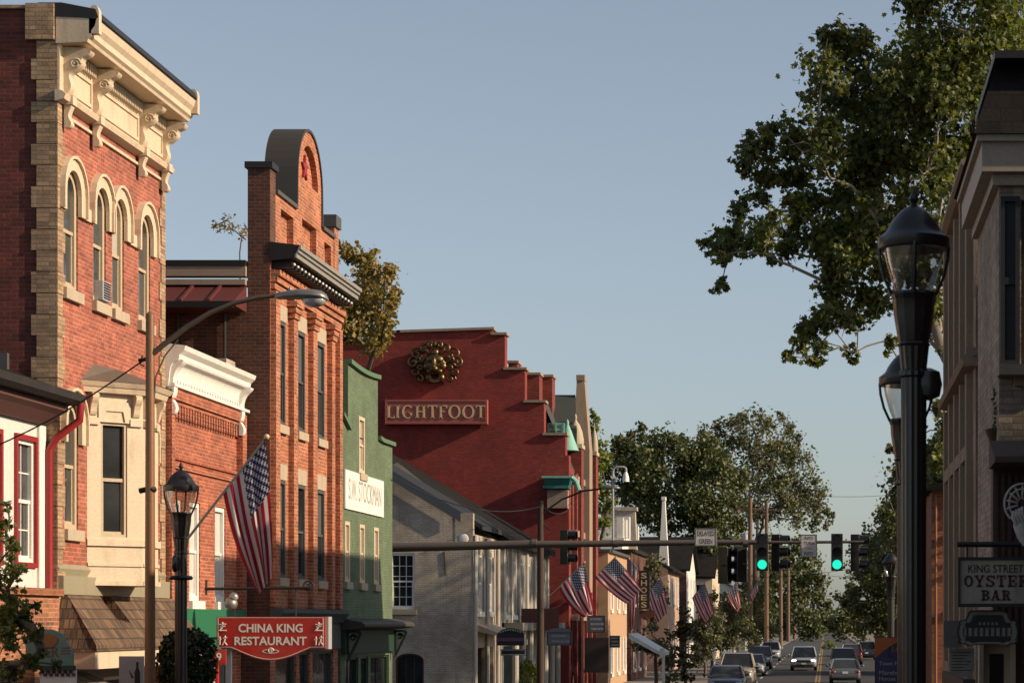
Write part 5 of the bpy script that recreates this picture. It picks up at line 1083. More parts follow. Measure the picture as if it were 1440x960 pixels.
MB().fb(FC(45), wx(296,45),wx(318.5,45),wz(934,45),wz(912,45),0,.06).build('board', REDSG, t); m = MB(); m.text(FC(45), wx(309,45), wz(923,45), .061, '9', .17, bold=.02); m.build('lettering', SIGNW, t, fix=False); MB().tube([(wx(305,45),45.05,.13),at(305,915,45.05)],.04,8).build('post', REDSG, t)
flatsign('blank_sign', 'rust red blank board above the oval black sign', 733, 786, 855, 886, 90, paint('board_red_brown',(.13,.045,.035)), [], border=None)
t = flatsign('oval_sign', 'black arched sign with a violet stripe in front of the grey shop', 699, 737, 893, 907, 78, INK, [], border=None, arch=.75)
MB().fb(FC(78), wx(700,78),wx(736,78),wz(901,78),wz(896,78),.031,.036).build('violet_stripe', paint('violet',(.16,.06,.14)), t)
m = MB()
for k in range(9): m.ball(FC(78).p(wx(704+k*3.5,78),wz(888-3*math.sin(k/8*math.pi),78),.034),.03,.01,.03,6,4)
m.build('lettering', SIGNG, t)
flatsign('hanging_sign', 'narrow black sign hung below the arched black sign', 704, 740, 912, 921, 78, INK, [], border=SIGNG)
flatsign('hanging_sign', 'pale blue grey oval sign right of the blank red board', 769, 804, 888, 907, 82, paint('board_blue_grey',(.17,.19,.22)), [], border=INK, arch=.3, scrib=2)
flatsign('hanging_sign', 'plain slate grey board below the slanted flag', 826, 851, 865, 889, 84, paint('board_grey',(.09,.10,.12)), [], border=INK, scrib=3)
flatsign('hanging_sign', 'large dark brown board at street level below the grey board', 822, 856, 896, 945, 83, paint('board_dark',(.035,.018,.015)), [], border=None)
flatsign('hanging_sign', 'small dark lettered board right of the dark brown board', 857, 872, 893, 910, 86, paint('board_navy',(.03,.032,.04)), [], border=SIGNG, scrib=3)
YS_ = 92.5; g = FC(YS_); t = thing('shoes_sign', 'tall dark vertical sign spelling SHOES', 'sign', at(906,868,YS_))
MB().fb(g, wx(899,YS_),wx(914,YS_),wz(856,YS_),wz(802,YS_),0,.2).build('board', paint('board_black_brown',(.02,.014,.012)), t)
m = MB()
for k, c_ in enumerate('SHOES'): m.text(g, wx(906,YS_), wz(809+k*10.2,YS_), .201, c_, .23, .24, bold=.02)
m.build('lettering', GOLD, t, fix=False)
m = MB(); m.box(wx(899,YS_),wx(921,YS_),YS_,YS_+.15,wz(868,YS_),wz(858,YS_)); m.build('lower_panel', paint('panel_orange_brown',(.12,.04,.02)), t)
# awning with white edge post
t = thing('shop_awning', 'dark shop awning with a pale front edge left of the brown brick house', 'awning', at(905,900,100))
m = MB(); m.ext([at(884,890,98),at(930,917,98),at(930,922,98),at(884,897,98)],[at(884,890,98)+Vector((0,5,0)),at(930,917,98)+Vector((0,5,0)),at(930,922,98)+Vector((0,5,0)),at(884,897,98)+Vector((0,5,0))]); m.build('canvas', SIGNW, t)
m = MB(); m.box(wx(928,98),wx(935,98),97.9,98.1,wz(924,98),wz(911,98)); m.box(wx(931,98),wx(935,98),97.95,98.05,.13,wz(924,98)); m.build('end_post', SIGNW, t)
# small white notice on post
t = flatsign('notice_sign', 'small white parking notice on the dark brick wall', 956, 967, 881, 892, 172, SIGNW, [('2',.3)]); 
# pizza shop sign at the lower left
YB = 33.0; g = FC(YB); t = thing('bakery_sign', 'teal arched shop sign with an orange loaf at the lower left', 'sign', at(70,950,YB))
P = [(wx(38,YB),wz(938,YB)),(wx(38,YB),wz(905,YB))]+[(wx(66-28*math.cos(k*math.pi/10),YB),wz(900-16*math.sin(k*math.pi/10),YB)) for k in range(11)]+[(wx(98,YB),wz(906,YB)),(wx(104,YB),wz(916,YB)),(wx(104,YB),wz(938,YB))]
MB().pr(g, P, 0, .06).build('board', TEAL, t)
m = MB(); m.pr(g, [(wx(70+13*math.cos(k*.3142),YB),wz(900,YB)+.10*math.sin(k*.3142)) for k in range(20)], .061,.075); m.build('loaf', paint('loaf_orange',(.36,.15,.04)), t)
m = MB(); m.text(g, wx(70,YB), wz(916,YB), .062, 'KER', .15, .32, bold=.02); 
m.build('lettering', paint('letter_brown',(.2,.07,.05)), t, fix=False); m = MB()
for k in range(3): m.fb(g, wx(88,YB),wx(101,YB),wz(919-k*4,YB),wz(917.5-k*4,YB),.061,.066)
m.build('stripes', paint('stripe_brown',(.2,.07,.05)), t)
m = MB(); m.fb(g, wx(36,YB),wx(106,YB),wz(941,YB),wz(935,YB),-.02,.09); m.build('ledge', GREEND, t)
m = MB()
for i in range(12):
    for j in range(2):
        if (i+j)%2: m.fb(g, wx(58+i*4,YB),wx(62+i*4,YB),wz(950-j*4,YB),wz(946-j*4,YB),0,.03)
m.build('check_pattern', paint('check_maroon',(.13,.02,.025)), t); 
m = MB(); m.fb(g, wx(56,YB),wx(107,YB),wz(960,YB),wz(941,YB)-.001,-.04,-.002); m.build('check_panel', SIGNW, t)
# striped awning and wine poster
t = thing('striped_awning', 'grey striped canvas awning below the shingled skirt', 'awning', at(145,960,40))
for nm_, mt, o_ in (('canvas', paint('canvas_grey',(.22,.205,.19)), 0), ('stripes', paint('canvas_dark',(.05,.048,.045)), 1)):
    m = MB()
    for k in range(4):
        u = 38.6+k*.5
        if o_ == 0: m.ext([(XT-.2,u,2.62),(XT+1.15,u,2.02),(XT+1.15,u,1.95),(XT-.2,u,2.55)],[(XT-.2,u+.43,2.62),(XT+1.15,u+.43,2.02),(XT+1.15,u+.43,1.95),(XT-.2,u+.43,2.55)])
        else: m.ext([(XT-.2,u+.431,2.622),(XT+1.15,u+.431,2.022),(XT+1.15,u+.431,1.95),(XT-.2,u+.431,2.55)],[(XT-.2,u+.499,2.622),(XT+1.15,u+.499,2.022),(XT+1.15,u+.499,1.95),(XT-.2,u+.499,2.55)])
    m.build(nm_, mt, t)
t = flatsign('wine_poster', 'pale grey board with a dark wine bottle beside the weathered pole', 168, 203, 922, 985, 38, SIGNG, [], border=None); g = FC(38)
m = MB(); xb = wx(194,38); z_ = lambda p: wz(p,38); m.pr(g, [(xb-.045,z_(985)),(xb-.045,z_(945)),(xb-.018,z_(938)),(xb-.018,z_(930)),(xb+.018,z_(930)),(xb+.018,z_(938)),(xb+.045,z_(945)),(xb+.045,z_(985))], .031,.04); m.pr(g, [(wx(182,38),z_(941)),(wx(189,38),z_(952)),(wx(186,38),z_(953))],.031,.038); m.build('bottle_print', INK, t)
# right hand hanging signs
def slab_text(fr, uc, vc, w0, word, h, width, mat, parent):   # fat slab serif capitals
    m = MB(); n = len(word); cw = width/n; w = cw*.84
    for k, ch in enumerate(word):
        u = uc-width/2+cw*k+cw*.08; v = vc-h/2; T = w*.27; t_ = h*.13
        bar = lambda a, b, c, d: m.fb(fr, u+a*w, u+b*w, v+c*h, v+d*h, w0, w0+.006)
        dia = lambda x0, y0, x1, y1, th: m.pr(fr, [(u+x0*w,v+y0*h),(u+(x0+th)*w,v+y0*h),(u+(x1+th)*w,v+y1*h),(u+x1*w,v+y1*h)], w0, w0+.006)
        def arc(cx, cy, rx, ry, a0, a1, tx=.27, ty=.14):
            P = [math.radians(a0+(a1-a0)*i/14) for i in range(15)]; m.ring(fr, [(u+(cx+rx*math.cos(a))*w, v+(cy+ry*math.sin(a))*h) for a in P], [(u+(cx+(rx-tx)*math.cos(a))*w, v+(cy+(ry-ty)*math.sin(a))*h) for a in P], w0, w0+.006, closed=False)
        if ch == 'O': arc(.5,.5,.5,.5,0,360)
        if ch == 'Y': bar(.36,.64,.0,.48); bar(.2,.8,0,.12); dia(.36,.45,.0,.9,.28); dia(.40,.45,.74,.9,.2); bar(-.05,.36,.88,1); bar(.64,1.05,.88,1)
        if ch == 'S': arc(.5,.73,.46,.27,20,270); arc(.5,.27,.46,.27,-160,90); bar(.84,.98,.66,1); bar(.02,.16,0,.34)
        if ch == 'T': bar(.36,.64,0,.9); bar(.2,.8,0,.12); bar(0,1,.88,1); bar(0,.14,.66,.88); bar(.86,1,.66,.88)
        if ch == 'E': bar(.12,.42,0,1); bar(0,.98,0,.13); bar(0,.98,.87,1); bar(.42,.75,.44,.56); bar(.84,.98,.13,.34); bar(.84,.98,.66,.87); bar(.66,.78,.34,.66)
        if ch in 'RB': bar(.12,.42,0,1); bar(0,.5,0,.12); bar(0,.5,.88,1); arc(.48,.74,.44,.26,-90,90); bar(.4,.5,.48,.58)
        if ch == 'R': dia(.66,0,.45,.5,.3); bar(.62,1.06,0,.12)
        if ch == 'B': arc(.48,.27,.5,.27,-90,90)
        if ch == 'A': dia(.02,0,.38,1,.16); dia(.60,0,.34,1,.30); bar(.2,.75,.28,.4); bar(-.06,.3,0,.12); bar(.55,1.06,0,.12)
    m.build('lettering', mat, parent)
YR = 24.4; t = flatsign('oyster_bar_sign', 'weathered white OYSTER BAR hanging sign at the right edge', 1350, 1450, 787, 848, YR, paint('sign_aged_white',(.42,.37,.30),dk=.55), [('KING STREET',.78),('',1),('',1)], ink=paint('ink_maroon',(.05,.02,.025)), border=None)
g = FC(YR); m = MB(); m.fb(g, wx(1347,YR),wx(1453,YR),wz(853,YR),wz(848,YR)-.001,-.02,.05); m.fb(g, wx(1347,YR),wx(1453,YR),wz(787,YR)+.001,wz(783,YR),-.02,.05); m.fb(g, wx(1347,YR),wx(1350,YR)-.001,wz(848,YR),wz(787,YR),-.02,.05); m.build('frame', INK, t)
slab_text(g, wx(1400,YR), wz(816.5,YR), .031, 'OYSTER', .125, .70, paint('ink_maroon_dark',(.05,.02,.025)), t); slab_text(g, wx(1400,YR), wz(836.5,YR), .031, 'BAR', .11, .33, paint('ink_maroon_deep',(.05,.02,.025)), t)
t = thing('sign_bracket', 'dark iron bar holding up the oyster bar sign', 'bracket', at(1400,765,YR)); m = MB(); m.tube([at(1346,765,YR),at(1470,765,YR)],.03,8)
for p in (1360,1446): m.tube([at(p,765,YR),at(p,785,YR)],.012,5)
m.build('iron_bar', INK, t)
t = thing('oyster_shell_sign', 'pale carved hand holding an oyster shell above the oyster bar sign', 'sculpture', at(1426,760,YR)); m = MB()
cx_, cz_ = wx(1437,YR), wz(708,YR); el = lambda r, a: (cx_+r*.19*math.cos(a), cz_+r*.21*math.sin(a))
for r_, th_ in ((1,.014),(.74,.011)): m.tube([g.p(*el(r_,math.radians(20+k*11)), .04+.02*math.sin(k*.17)) for k in range(20)], th_, 6)
for k in range(7): a_2 = math.radians(35+k*27); m.tube([g.p(*el(.25,a_2),.02), g.p(*el(.7,a_2),.06), g.p(*el(1.0,a_2),.04)], [.010,.013,.010], 6)
m.tube([at(1446,764,YR),at(1440,750,YR),at(1434,736,YR),at(1432,728,YR)],[.075,.085,.08,.04],10)
for k in range(4): m.tube([at(1430+k*4,738-k*2,YR)+Vector((0,-.04,0)),at(1424+k*4,727-k*2,YR)+Vector((0,-.08,0)),at(1425+k*4,719-k*2,YR)+Vector((0,-.06,0))],[.030,.026,.016],8)
m.tube([at(1444,742,YR)+Vector((0,-.03,0)),at(1450,728,YR)+Vector((0,-.07,0)),at(1448,718,YR)+Vector((0,-.05,0))],[.034,.028,.018],8); m.build('carving', paint('plaster_pale',(.55,.50,.45)), t, 60)
t = flatsign('lettered_panel', 'pale board behind the ornate black sign', 1327, 1352, 872, 910, 24.8, paint('board_dull',(.2,.17,.15)), [], border=None)
YT = 24.6; g = FC(YT); t = thing('ornate_sign', 'ornate black scalloped sign below the oyster bar sign', 'sign', at(1390,910,YT)); xc, zc, hw, hh = wx(1389,YT), wz(888,YT), 42/F*YT, 19/F*YT
P = []
for k in range(60): a = k*math.pi/30; ca, sa = math.cos(a), math.sin(a); e_ = .35; P.append((xc+hw*math.copysign(abs(ca)**e_,ca)*(1+.035*math.cos(14*a)), zc+hh*math.copysign(abs(sa)**e_,sa)*(1+.07*math.cos(10*a))+ (.10 if abs(a-math.pi/2)<.5 else 0)*math.cos((a-math.pi/2)*3.1)))
MB().pr(g, P, 0, .05).build('board', INK, t); sh = lambda k: [(xc+(u-xc)*k, zc+(v-zc)*k) for u,v in P]; q_ = paint('sign_aged_grey',(.27,.24,.2))
m = MB(); m.ring(g, sh(.93), sh(.78), .051,.056); m.build('border', q_, t)
m = MB()                                                 # wording there cannot be read: strokes only
for k in range(9): m.fb(g, xc-.27+k*.06, xc-.235+k*.06, zc-.045, zc+.045, .051, .056)
for k in range(5): m.fb(g, xc-.1+k*.045, xc-.075+k*.045, zc+.075, zc+.105, .051, .056)
m.build('lettering', q_, t)
t = thing('menu_board', 'pale menu board with a rounded foot under the ornate sign', 'sign', at(1352,950,25.0)); g = FC(25.0)
P = [(wx(1335,25),wz(911,25)),(wx(1370,25),wz(911,25)),(wx(1370,25),wz(943,25)),(wx(1362,25),wz(952,25)),(wx(1344,25),wz(950,25)),(wx(1335,25),wz(944,25))]; MB().pr(g,P,0,.03).build('board', paint('menu_white',(.36,.32,.28)), t)
m = MB()
for k in range(7): m.fb(g, wx(1338,25), wx(1366-(k%3)*5,25), wz(917+k*4.2,25), wz(916+k*4.2,25), .031,.034)
m.build('text_lines', INK, t)
YW = 58.0; g = FC(YW); t = thing('wayfinding_sign', 'purple direction sign with orange top naming Town Hall and Marshall House', 'sign', (wx(1252,YW),YW,.13)); x0,x1 = wx(1230,YW), wx(1274,YW)
MB().fb(g, x0, x1, .5, wz(895,YW), 0, .06).build('panel', PURPL, t)
m = MB(); P = [(x0+.001,wz(896,YW)),(x1-.001,wz(896,YW))]+[(x1-.001-(x1-x0-.002)*k/10, wz(899,YW)-.48*(k/10)**1.6) for k in range(11)]; m.pr(g,P,.061,.066); m.build('orange_swoosh', ORANG, t)
m = MB(); m.ring(g, [(wx(1262,YW)+.26*math.cos(k*.3142),wz(916,YW)+.2*math.sin(k*.3142)) for k in range(20)],[(wx(1262,YW)+.2*math.cos(k*.3142),wz(916,YW)+.15*math.sin(k*.3142)) for k in range(20)],.067,.07); m.build('emblem', paint('emblem_dark',(.03,.03,.09)), t)
m = MB(); m.text(g, wx(1262,YW), wz(911,YW), .072, 'Lee', .14, bold=.0); m.build('script', ORANG, t, fix=False)
m = MB()
for s_, y_, w_ in (('Town Hall',932,.62),('Marshall',945,.58),('House',953.5,.42)): m.text(g, x0+.11+w_/2, wz(y_,YW), .062, s_, .105, w_, bold=.012)
m.build('lettering', SIGNG, t, fix=False)
for xx in (x0+.04, x1-.04): MB().tube([(xx,YW+.05,.13),(xx,YW+.05,wz(895,YW))],.03,6).build('post', DARKM, t)
# iron basket planter at right
# ------------------------------------------------------------------ cars
def car(name, label, X, Y, paintm, kind='sedan', away=False, lit=False, group=None):
    L, Wd, H = dict(sedan=(4.6,1.8,1.45), suv=(4.7,1.88,1.75), pickup=(5.4,1.95,1.88), van=(5.0,1.95,1.76))[kind]
    t = thing(name, label, 'car' if kind != 'pickup' else 'pickup truck', (0,0,0), group); hw = Wd/2
    belt = dict(sedan=.92, suv=1.08, pickup=1.15, van=1.05)[kind]; hood = dict(sedan=.86, suv=1.02, pickup=1.12, van=.98)[kind]
    # front of the car is at -y
    st = [(-L/2,.42,hood-.28,.80),(-L/2+.12,.30,hood-.13,.92),(-L/2+.45,.22,hood-.05,.98),(-L/2+1.15,.2,hood+.02,1.0),(-L*.1,.2,belt,1.0),(L*.2,.2,belt+.01,1.0),(L/2-.5,.22,belt,.985),(L/2-.1,.32,belt-.06,.93),(L/2,.45,belt-.2,.84)]
    m = MB(); n = 16
    for y, z0, z1, k in st:
        for j in range(n):
            a = 2*math.pi*j/n+math.pi/n; c, s = math.cos(a), math.sin(a); e = .42
            x = hw*k*math.copysign(abs(c)**e,c); z = (z0+z1)/2+(z1-z0)/2*math.copysign(abs(s)**e,s); m.v.append(Vector((x*(1-.06*max(0,(z-.6)/.5)),y,z)))
    for i in range(len(st)-1):
        for j in range(n): m.f.append([i*n+j,i*n+(j+1)%n,(i+1)*n+(j+1)%n,(i+1)*n+j])
    m.f.append(list(range(n))); m.f.append([(len(st)-1)*n+j for j in range(n)])
    m.build('body', paintm, t, 40)
    ya, yb = dict(sedan=(-L*.22,-L*.03), suv=(-L*.24,-L*.08), pickup=(-L*.17,-L*.04), van=(-L*.33,-L*.13))[kind]; yc, yd = dict(sedan=(L*.17,L*.36), suv=(L*.38,L*.46), pickup=(L*.10,L*.14), van=(L*.38,L*.46))[kind]
    wb, wt = hw*.94, hw*.74
    m = MB(); m.hexa([(-wb,ya,belt-.06),(wb,ya,belt-.06),(wb,yd,belt-.06),(-wb,yd,belt-.06),(-wt,yb,H-.05),(wt,yb,H-.05),(wt,yc,H-.05),(-wt,yc,H-.05)]); g_ = m.build('windows', CARGL, t, bevel=.05)
    m = MB(); m.hexa([(-wt-.015,yb-.03,H-.06),(wt+.015,yb-.03,H-.06),(wt+.015,yc+.03,H-.06),(-wt-.015,yc+.03,H-.06),(-wt*.8,yb+.18,H),(wt*.8,yb+.18,H),(wt*.8,yc-.18,H),(-wt*.8,yc-.18,H)]); m.build('roof', paintm, t, 60)
    m = MB()
    for s in (-1,1):
        m.tube([(s*wb,ya-.01,belt-.04),(s*(wt+.01),yb,H-.05)],.045,6); m.tube([(s*wb,yd+.01,belt-.04),(s*(wt+.01),yc,H-.05)],.06,6); ym = (yb+yc)/2; m.tube([(s*(wb+.005),ym,belt-.04),(s*(wt+.012),ym,H-.05)],.035,6)
    m.build('pillars', paintm, t, 60)
    for s in (-1,1):
        m = MB(); m.ball((s*(hw+.13),ya+.25,belt+.10),.10,.06,.075,10,6); m.tube([(s*hw*.9,ya+.25,belt+.02),(s*(hw+.1),ya+.25,belt+.08)],.02,5); m.build('mirror', paintm, t, 60)
        m = MB(); m.ball((s*hw*.70,-L/2+.10,hood-.24),.19,.09,.085,12,8); m.build('headlight', HEADL if lit else LENS, t, 60)
        m = MB(); m.ball((s*hw*.76,L/2-.06,belt-.22),.15,.08,.12 if kind != 'suv' else .2,10,6); m.build('tail_light', TAIL, t, 60)
        for yy in (-L*.31, L*.30):
            r = .33 if kind == 'sedan' else .37; m = MB(); m.lathe((s*(hw-.12),yy,r),[(r*.6,-.1),(r*.95,-.11),(r,-.07),(r,.07),(r*.95,.11),(r*.6,.1)],20,axis=Vector((1,0,0))); w_ = m.build('wheel', RUBB, t, 40); MB().lathe((s*(hw-.07),yy,r),[(.02,-.06),(r*.6,-.06),(r*.62,.07),(r*.5,.05),(.05,.06)],14,axis=Vector((1,0,0))).build('rim', CHROME, w_, 40)
    m = MB(); m.box(-hw*.55,hw*.55,-L/2-.02,-L/2+.06,hood-.36,hood-.20); m.box(-hw*.6,hw*.6,-L/2-.01,-L/2+.08,.34,.46); m.build('grille', INK, t)
    m = MB(); m.box(-.16,.16,-L/2-.05,-L/2-.02,.48,.58); m.box(-.16,.16,L/2+.0,L/2+.03,.62,.74); m.build('licence_plate', SIGNW, t)
    MB().box(-hw*.86,hw*.86,L/2-.06,L/2+.05,.38,.56).build('rear_bumper', INK if kind != 'sedan' else paintm, t, bevel=.03)
    if kind == 'pickup': m = MB(); m.box(-hw*.9,hw*.9,-L/2-.06,-L/2+.1,.40,.60); m.build('front_bumper', CHROME, t, bevel=.04)
    t.location = (X,Y,.004); 
    if away: t.rotation_euler = (0,0,math.pi)
    return t
cp = lambda n, c, r=.28: paint(n, c, rough=r, dk=.15, coat=.7, bs=.03)
SILV = cp('car_silver',(.36,.37,.38)); DKGR = cp('car_graphite',(.07,.075,.08)); NAVY = cp('car_navy',(.03,.04,.06)); WHTC = cp('car_white',(.6,.6,.58)); TANC = cp('car_champagne',(.30,.25,.19)); MARO = cp('car_maroon',(.12,.02,.02)); BLKC = cp('car_black',(.02,.02,.022))
CX = -4.9; PK = 'cars parked along the left kerb'
car('parked_car', 'nearest parked sedan, dark grey, at the bottom edge of the picture', -4.75, 110, DKGR, 'sedan', group=PK)
car('pickup_truck', 'tan pickup truck parked behind the nearest dark sedan', -4.75, 124, TANC, 'pickup', group=PK)
car('parked_car', 'silver sedan parked between the tan pickup and the dark suv', -4.8, 150, SILV, 'sedan', group=PK)
car('parked_car', 'black suv parked behind the silver sedan', -4.9, 172, BLKC, 'suv', group=PK)
car('parked_car', 'white suv parked last in the left row', -5.0, 210, WHTC, 'suv', group=PK)
car('minivan', 'oncoming pale blue minivan with lit headlights', -1.55, 168, cp('car_pale_blue',(.30,.33,.36)), 'van', lit=True)
QU = 'cars driving away on the right'
car('queued_car', 'nearest grey sedan driving away right of the yellow line', 1.15, 131, cp('car_blue_grey',(.12,.14,.16)), 'sedan', True, group=QU)
car('queued_car', 'champagne suv driving away ahead of the grey sedan', 1.3, 160, TANC, 'van', True, group=QU)
car('queued_car', 'maroon sided suv third in the queue on the right', 2.2, 190, MARO, 'suv', True, group=QU)
car('queued_car', 'dark suv parked at the right kerb beside the purple sign', 3.9, 215, NAVY, 'suv', True, group=QU)

# ------------------------------------------------------------------ trees
LEAFP = [(0,-.5),(.16,-.28),(.48,-.22),(.30,.02),(.42,.34),(.14,.26),(0,.55),(-.14,.26),(-.42,.34),(-.30,.02),(-.48,-.22),(-.16,-.28)]
OVALP = [(0,-.5),(.3,-.2),(.3,.15),(0,.5),(-.3,.15),(-.3,-.2)]
def leaf(m, p, s, R, shape, bias):
    n = (Vector((R.gauss(0,1),R.gauss(0,1),R.gauss(0,1))).normalized()+bias).normalized()
    a = n.cross(Vector((R.gauss(0,1),R.gauss(0,1),R.gauss(0,1)))).normalized(); b = n.cross(a); i = len(m.v)
    for x, y in shape: m.v.append(p+a*(x*s)+b*(y*s)+n*(-.5*s*abs(x)*abs(x)*1.6))
    m.f.append(list(range(i, i+len(shape))))
def tree(name, label, Y, base, clumps, leafm, barkm, ls, dens, cat='tree', trunk_r=.35, depth=1.0, seed=1, shape=OVALP, group=None, z0=0, fork=None, sub=5, tight=.52, fill=1.12):
    """base: column of the trunk; clumps: (px, py, radius px) of the foliage masses at depth Y"""
    R = random.Random(seed); t = thing(name, label, cat, (wx(base,Y), Y, z0), group); bx = wx(base,Y); sc_ = Y/F
    cs = [(Vector((wx(x,Y), Y+R.uniform(-1,1)*depth, wz(y,Y))), r*sc_) for x, y, r in clumps]; cs = [(c, r*fill) for c, r in cs]
    zmin = min(c.z-r for c, r in cs); zmax = max(c.z for c, r in cs); fk = Vector((bx,Y,fork if fork else z0+max((zmin-z0)*.9,.3*(zmax-z0))))
    nodes = [fk]; parent = [-1]; dist = [0.0]; todo = list(range(len(cs))); idx = {}
    while todo:                                          # branches spread outwards from mass to mass
        best = None
        for k in todo:
            for i, q in enumerate(nodes):
                d = (cs[k][0]-q).length; down = max(0, q.z-cs[k][0].z)
                cost = d+.35*dist[i]+.5*down
                if best is None or cost < best[0]: best = (cost, k, i, d)
        _, k, i, d = best; todo.remove(k); nodes.append(cs[k][0]); parent.append(i); dist.append(dist[i]+d)
    kids = [1]*len(nodes)
    for k in range(len(nodes)-1, 0, -1): kids[parent[k]] += kids[k]
    rad = [trunk_r*.62*(c/kids[0])**.62 for c in kids]; rad = [max(r, .010+.0002*Y) for r in rad]
    m = MB(); m.tube([(bx,Y,z0-.1),(bx+.05,Y,z0+(fk.z-z0)*.5),fk],[trunk_r*1.15,trunk_r,trunk_r*.9],10)
    for k in range(1, len(nodes)):
        a, c = nodes[parent[k]], nodes[k]; L = (c-a).length; j = lambda s: Vector((R.gauss(0,s),R.gauss(0,s),R.gauss(0,s)+.5*s))*L
        m.tube([a, a.lerp(c,.3)+j(.07), a.lerp(c,.65)+j(.07), c],[rad[k]*1.05,rad[k]*.9,rad[k]*.8,rad[k]*.65],6)
    for c, r in cs:
        for q in range(5):
            d = Vector((R.gauss(0,1),R.gauss(0,1),R.gauss(0,1))).normalized(); e = c+d*r*.95; m.tube([c, c.lerp(e,.5)+Vector((R.gauss(0,.1),R.gauss(0,.1),R.gauss(0,.1)))*r, e],[.010+.00022*Y,.008+.00014*Y,.004],4)
    m.build('trunk', barkm, t, 60)
    m = MB()
    for c, r in cs:
        subs = []                                       # uneven smaller bunches inside each mass
        for k in range(max(4,int(sub+r*1.5))): d = Vector((R.gauss(0,1),R.gauss(0,1),R.gauss(0,1))).normalized()*r*R.uniform(.2,1.05); subs.append((c+d, r*R.uniform(.32,.7)))
        n = int(dens*(r/ls)**2)+3
        for k in range(n):
            q, rr = R.choice(subs); d = Vector((R.gauss(0,tight),R.gauss(0,tight),R.gauss(0,tight))); leaf(m, q+d*rr, ls*R.uniform(.65,1.25), R, shape, d*.5+Vector((0,0,.35)))
    m.build('crown', leafm, t, fix=False); return t
SYC = [(1180,85,30),(1165,70,18),(1205,90,28),(1215,75,16),(1160,130,32),(1190,140,38),(1240,130,38),(1270,110,45),(1310,80,50),(1350,60,60),(1400,40,60),(1300,30,38),(1285,5,24),(1330,10,35),(1270,150,48),(1220,180,42),(1160,180,36),(1130,188,22),(1110,198,18),(1090,205,22),(1060,215,26),(1048,228,18),(1080,238,22),(1070,262,14),(1110,232,28),(1150,230,38),(1200,230,46),(1250,220,50),(1290,200,50),(1330,150,60),(1350,220,50),(1300,260,40),(1240,270,34),(1180,270,30),(1130,272,24),(1120,300,22),(1100,312,17),(1040,292,19),(1030,310,20),(1010,335,18),(1005,350,19),(1030,352,16),(1015,393,10),(1010,405,8),(1020,372,10),(1070,330,20),(1055,332,15),(1090,335,18),(1080,362,14),(1110,350,18),(1085,372,10),(1140,310,28),(1170,320,33),(1160,350,28),(1200,310,33),(1230,320,28),(1260,330,38),(1180,380,32),(1210,370,28),(1170,410,28),(1200,420,28),(1160,442,24),(1140,470,20),(1122,485,15),(1106,488,9),(1150,500,15),(1140,518,10),(1185,460,22),(1200,490,12),(1215,450,18),(1240,430,28),(1250,380,38),(1300,420,30),(1320,450,22),(1330,380,30),(1320,320,40),(1255,475,12),(1325,565,14),(1332,600,16),(1326,640,17),(1330,675,14),(1322,500,12),(1425,15,40),(1390,90,45),(1400,150,50),(1380,200,40),(1252,628,8)]
tree('sycamore_tree', 'big sycamore with pale limbs leaning over the street at the upper right', 71, 1388, SYC, LEAF_S, BARKP, .205, 31, trunk_r=.38, depth=2.6, seed=4, shape=LEAFP, fork=9.0, sub=7)
BK = [(488,440,22),(500,400,26),(520,380,24),(535,400,22),(548,390,14),(495,365,16),(512,355,12),(545,420,16),(540,445,20),(520,430,26),(505,455,22),(530,468,20),(488,350,8),(552,405,8),(480,470,14),(475,420,14),(492,478,22),(512,472,24),(535,480,20),(478,440,16),(500,430,22),(550,455,14)]
tree('autumn_tree', 'yellowing tree rising behind the arched brick building', 80, 505, BK, LEAF_A, BARK, .19, 26, seed=8, trunk_r=.16, depth=1.2)
tree('bare_topped_tree', 'sparse wispy treetop above the red metal pent roof', 75, 335, [(303,318,7),(318,312,10),(330,325,10),(342,318,9),(315,328,7),(340,332,8)], LEAF_A, BARK, .13, 4, seed=9, trunk_r=.05, depth=.6)
tree('poplar_tree', 'bright yellow green tree just right of the red gable building', 135, 842, [(836,600,12),(840,630,14),(846,655,14),(838,680,14),(850,690,12),(843,715,15),(832,650,14),(835,585,7),(858,712,12),(850,735,14)], LEAF_L, BARK, .26, 34, seed=10, trunk_r=.2, depth=.8)
DK = [(865,630,14),(880,622,18),(895,612,14),(880,645,22),(905,640,24),(925,630,22),(945,628,20),(965,640,24),(985,630,20),(1005,640,20),(870,665,20),(895,670,26),(925,665,28),(955,672,30),(985,665,30),(1015,660,24),(1035,665,18),(870,690,18),(900,700,26),(930,705,26),(965,710,30),(1000,700,32),(1030,700,22),(905,730,24),(940,738,24),(975,745,26),(1010,738,28),(1036,735,18),(1000,770,24),(1025,765,18),(958,620,10),(900,600,7)]
tree('broad_tree', 'dark green broad tree mass behind the far left shops', 215, 960, DK, LEAF_D, BARK, .36, 36, seed=11, trunk_r=.5, depth=4)
BG = [(990,610,14),(1010,600,16),(1030,595,15),(1045,590,12),(1060,605,20),(1080,598,12),(1098,592,10),(1110,605,14),(1122,620,10),(1090,622,22),(1055,635,26),(1030,620,20),(1075,650,28),(1105,645,22),(1125,650,16),(1120,675,22),(1095,680,28),(1065,685,28),(1050,710,22),(1140,690,18),(1150,710,14),(1165,722,10),(1130,708,22),(1100,712,26),(1075,725,20),(1148,730,12),(1160,738,7),(1120,732,14),(1010,650,20),(1155,695,9)]
tree('spreading_tree', 'tall airy spreading tree left of the NO TURN sign', 265, 1062, BG, LEAF_M, BARK, .40, 20, seed=12, trunk_r=.5, depth=5)
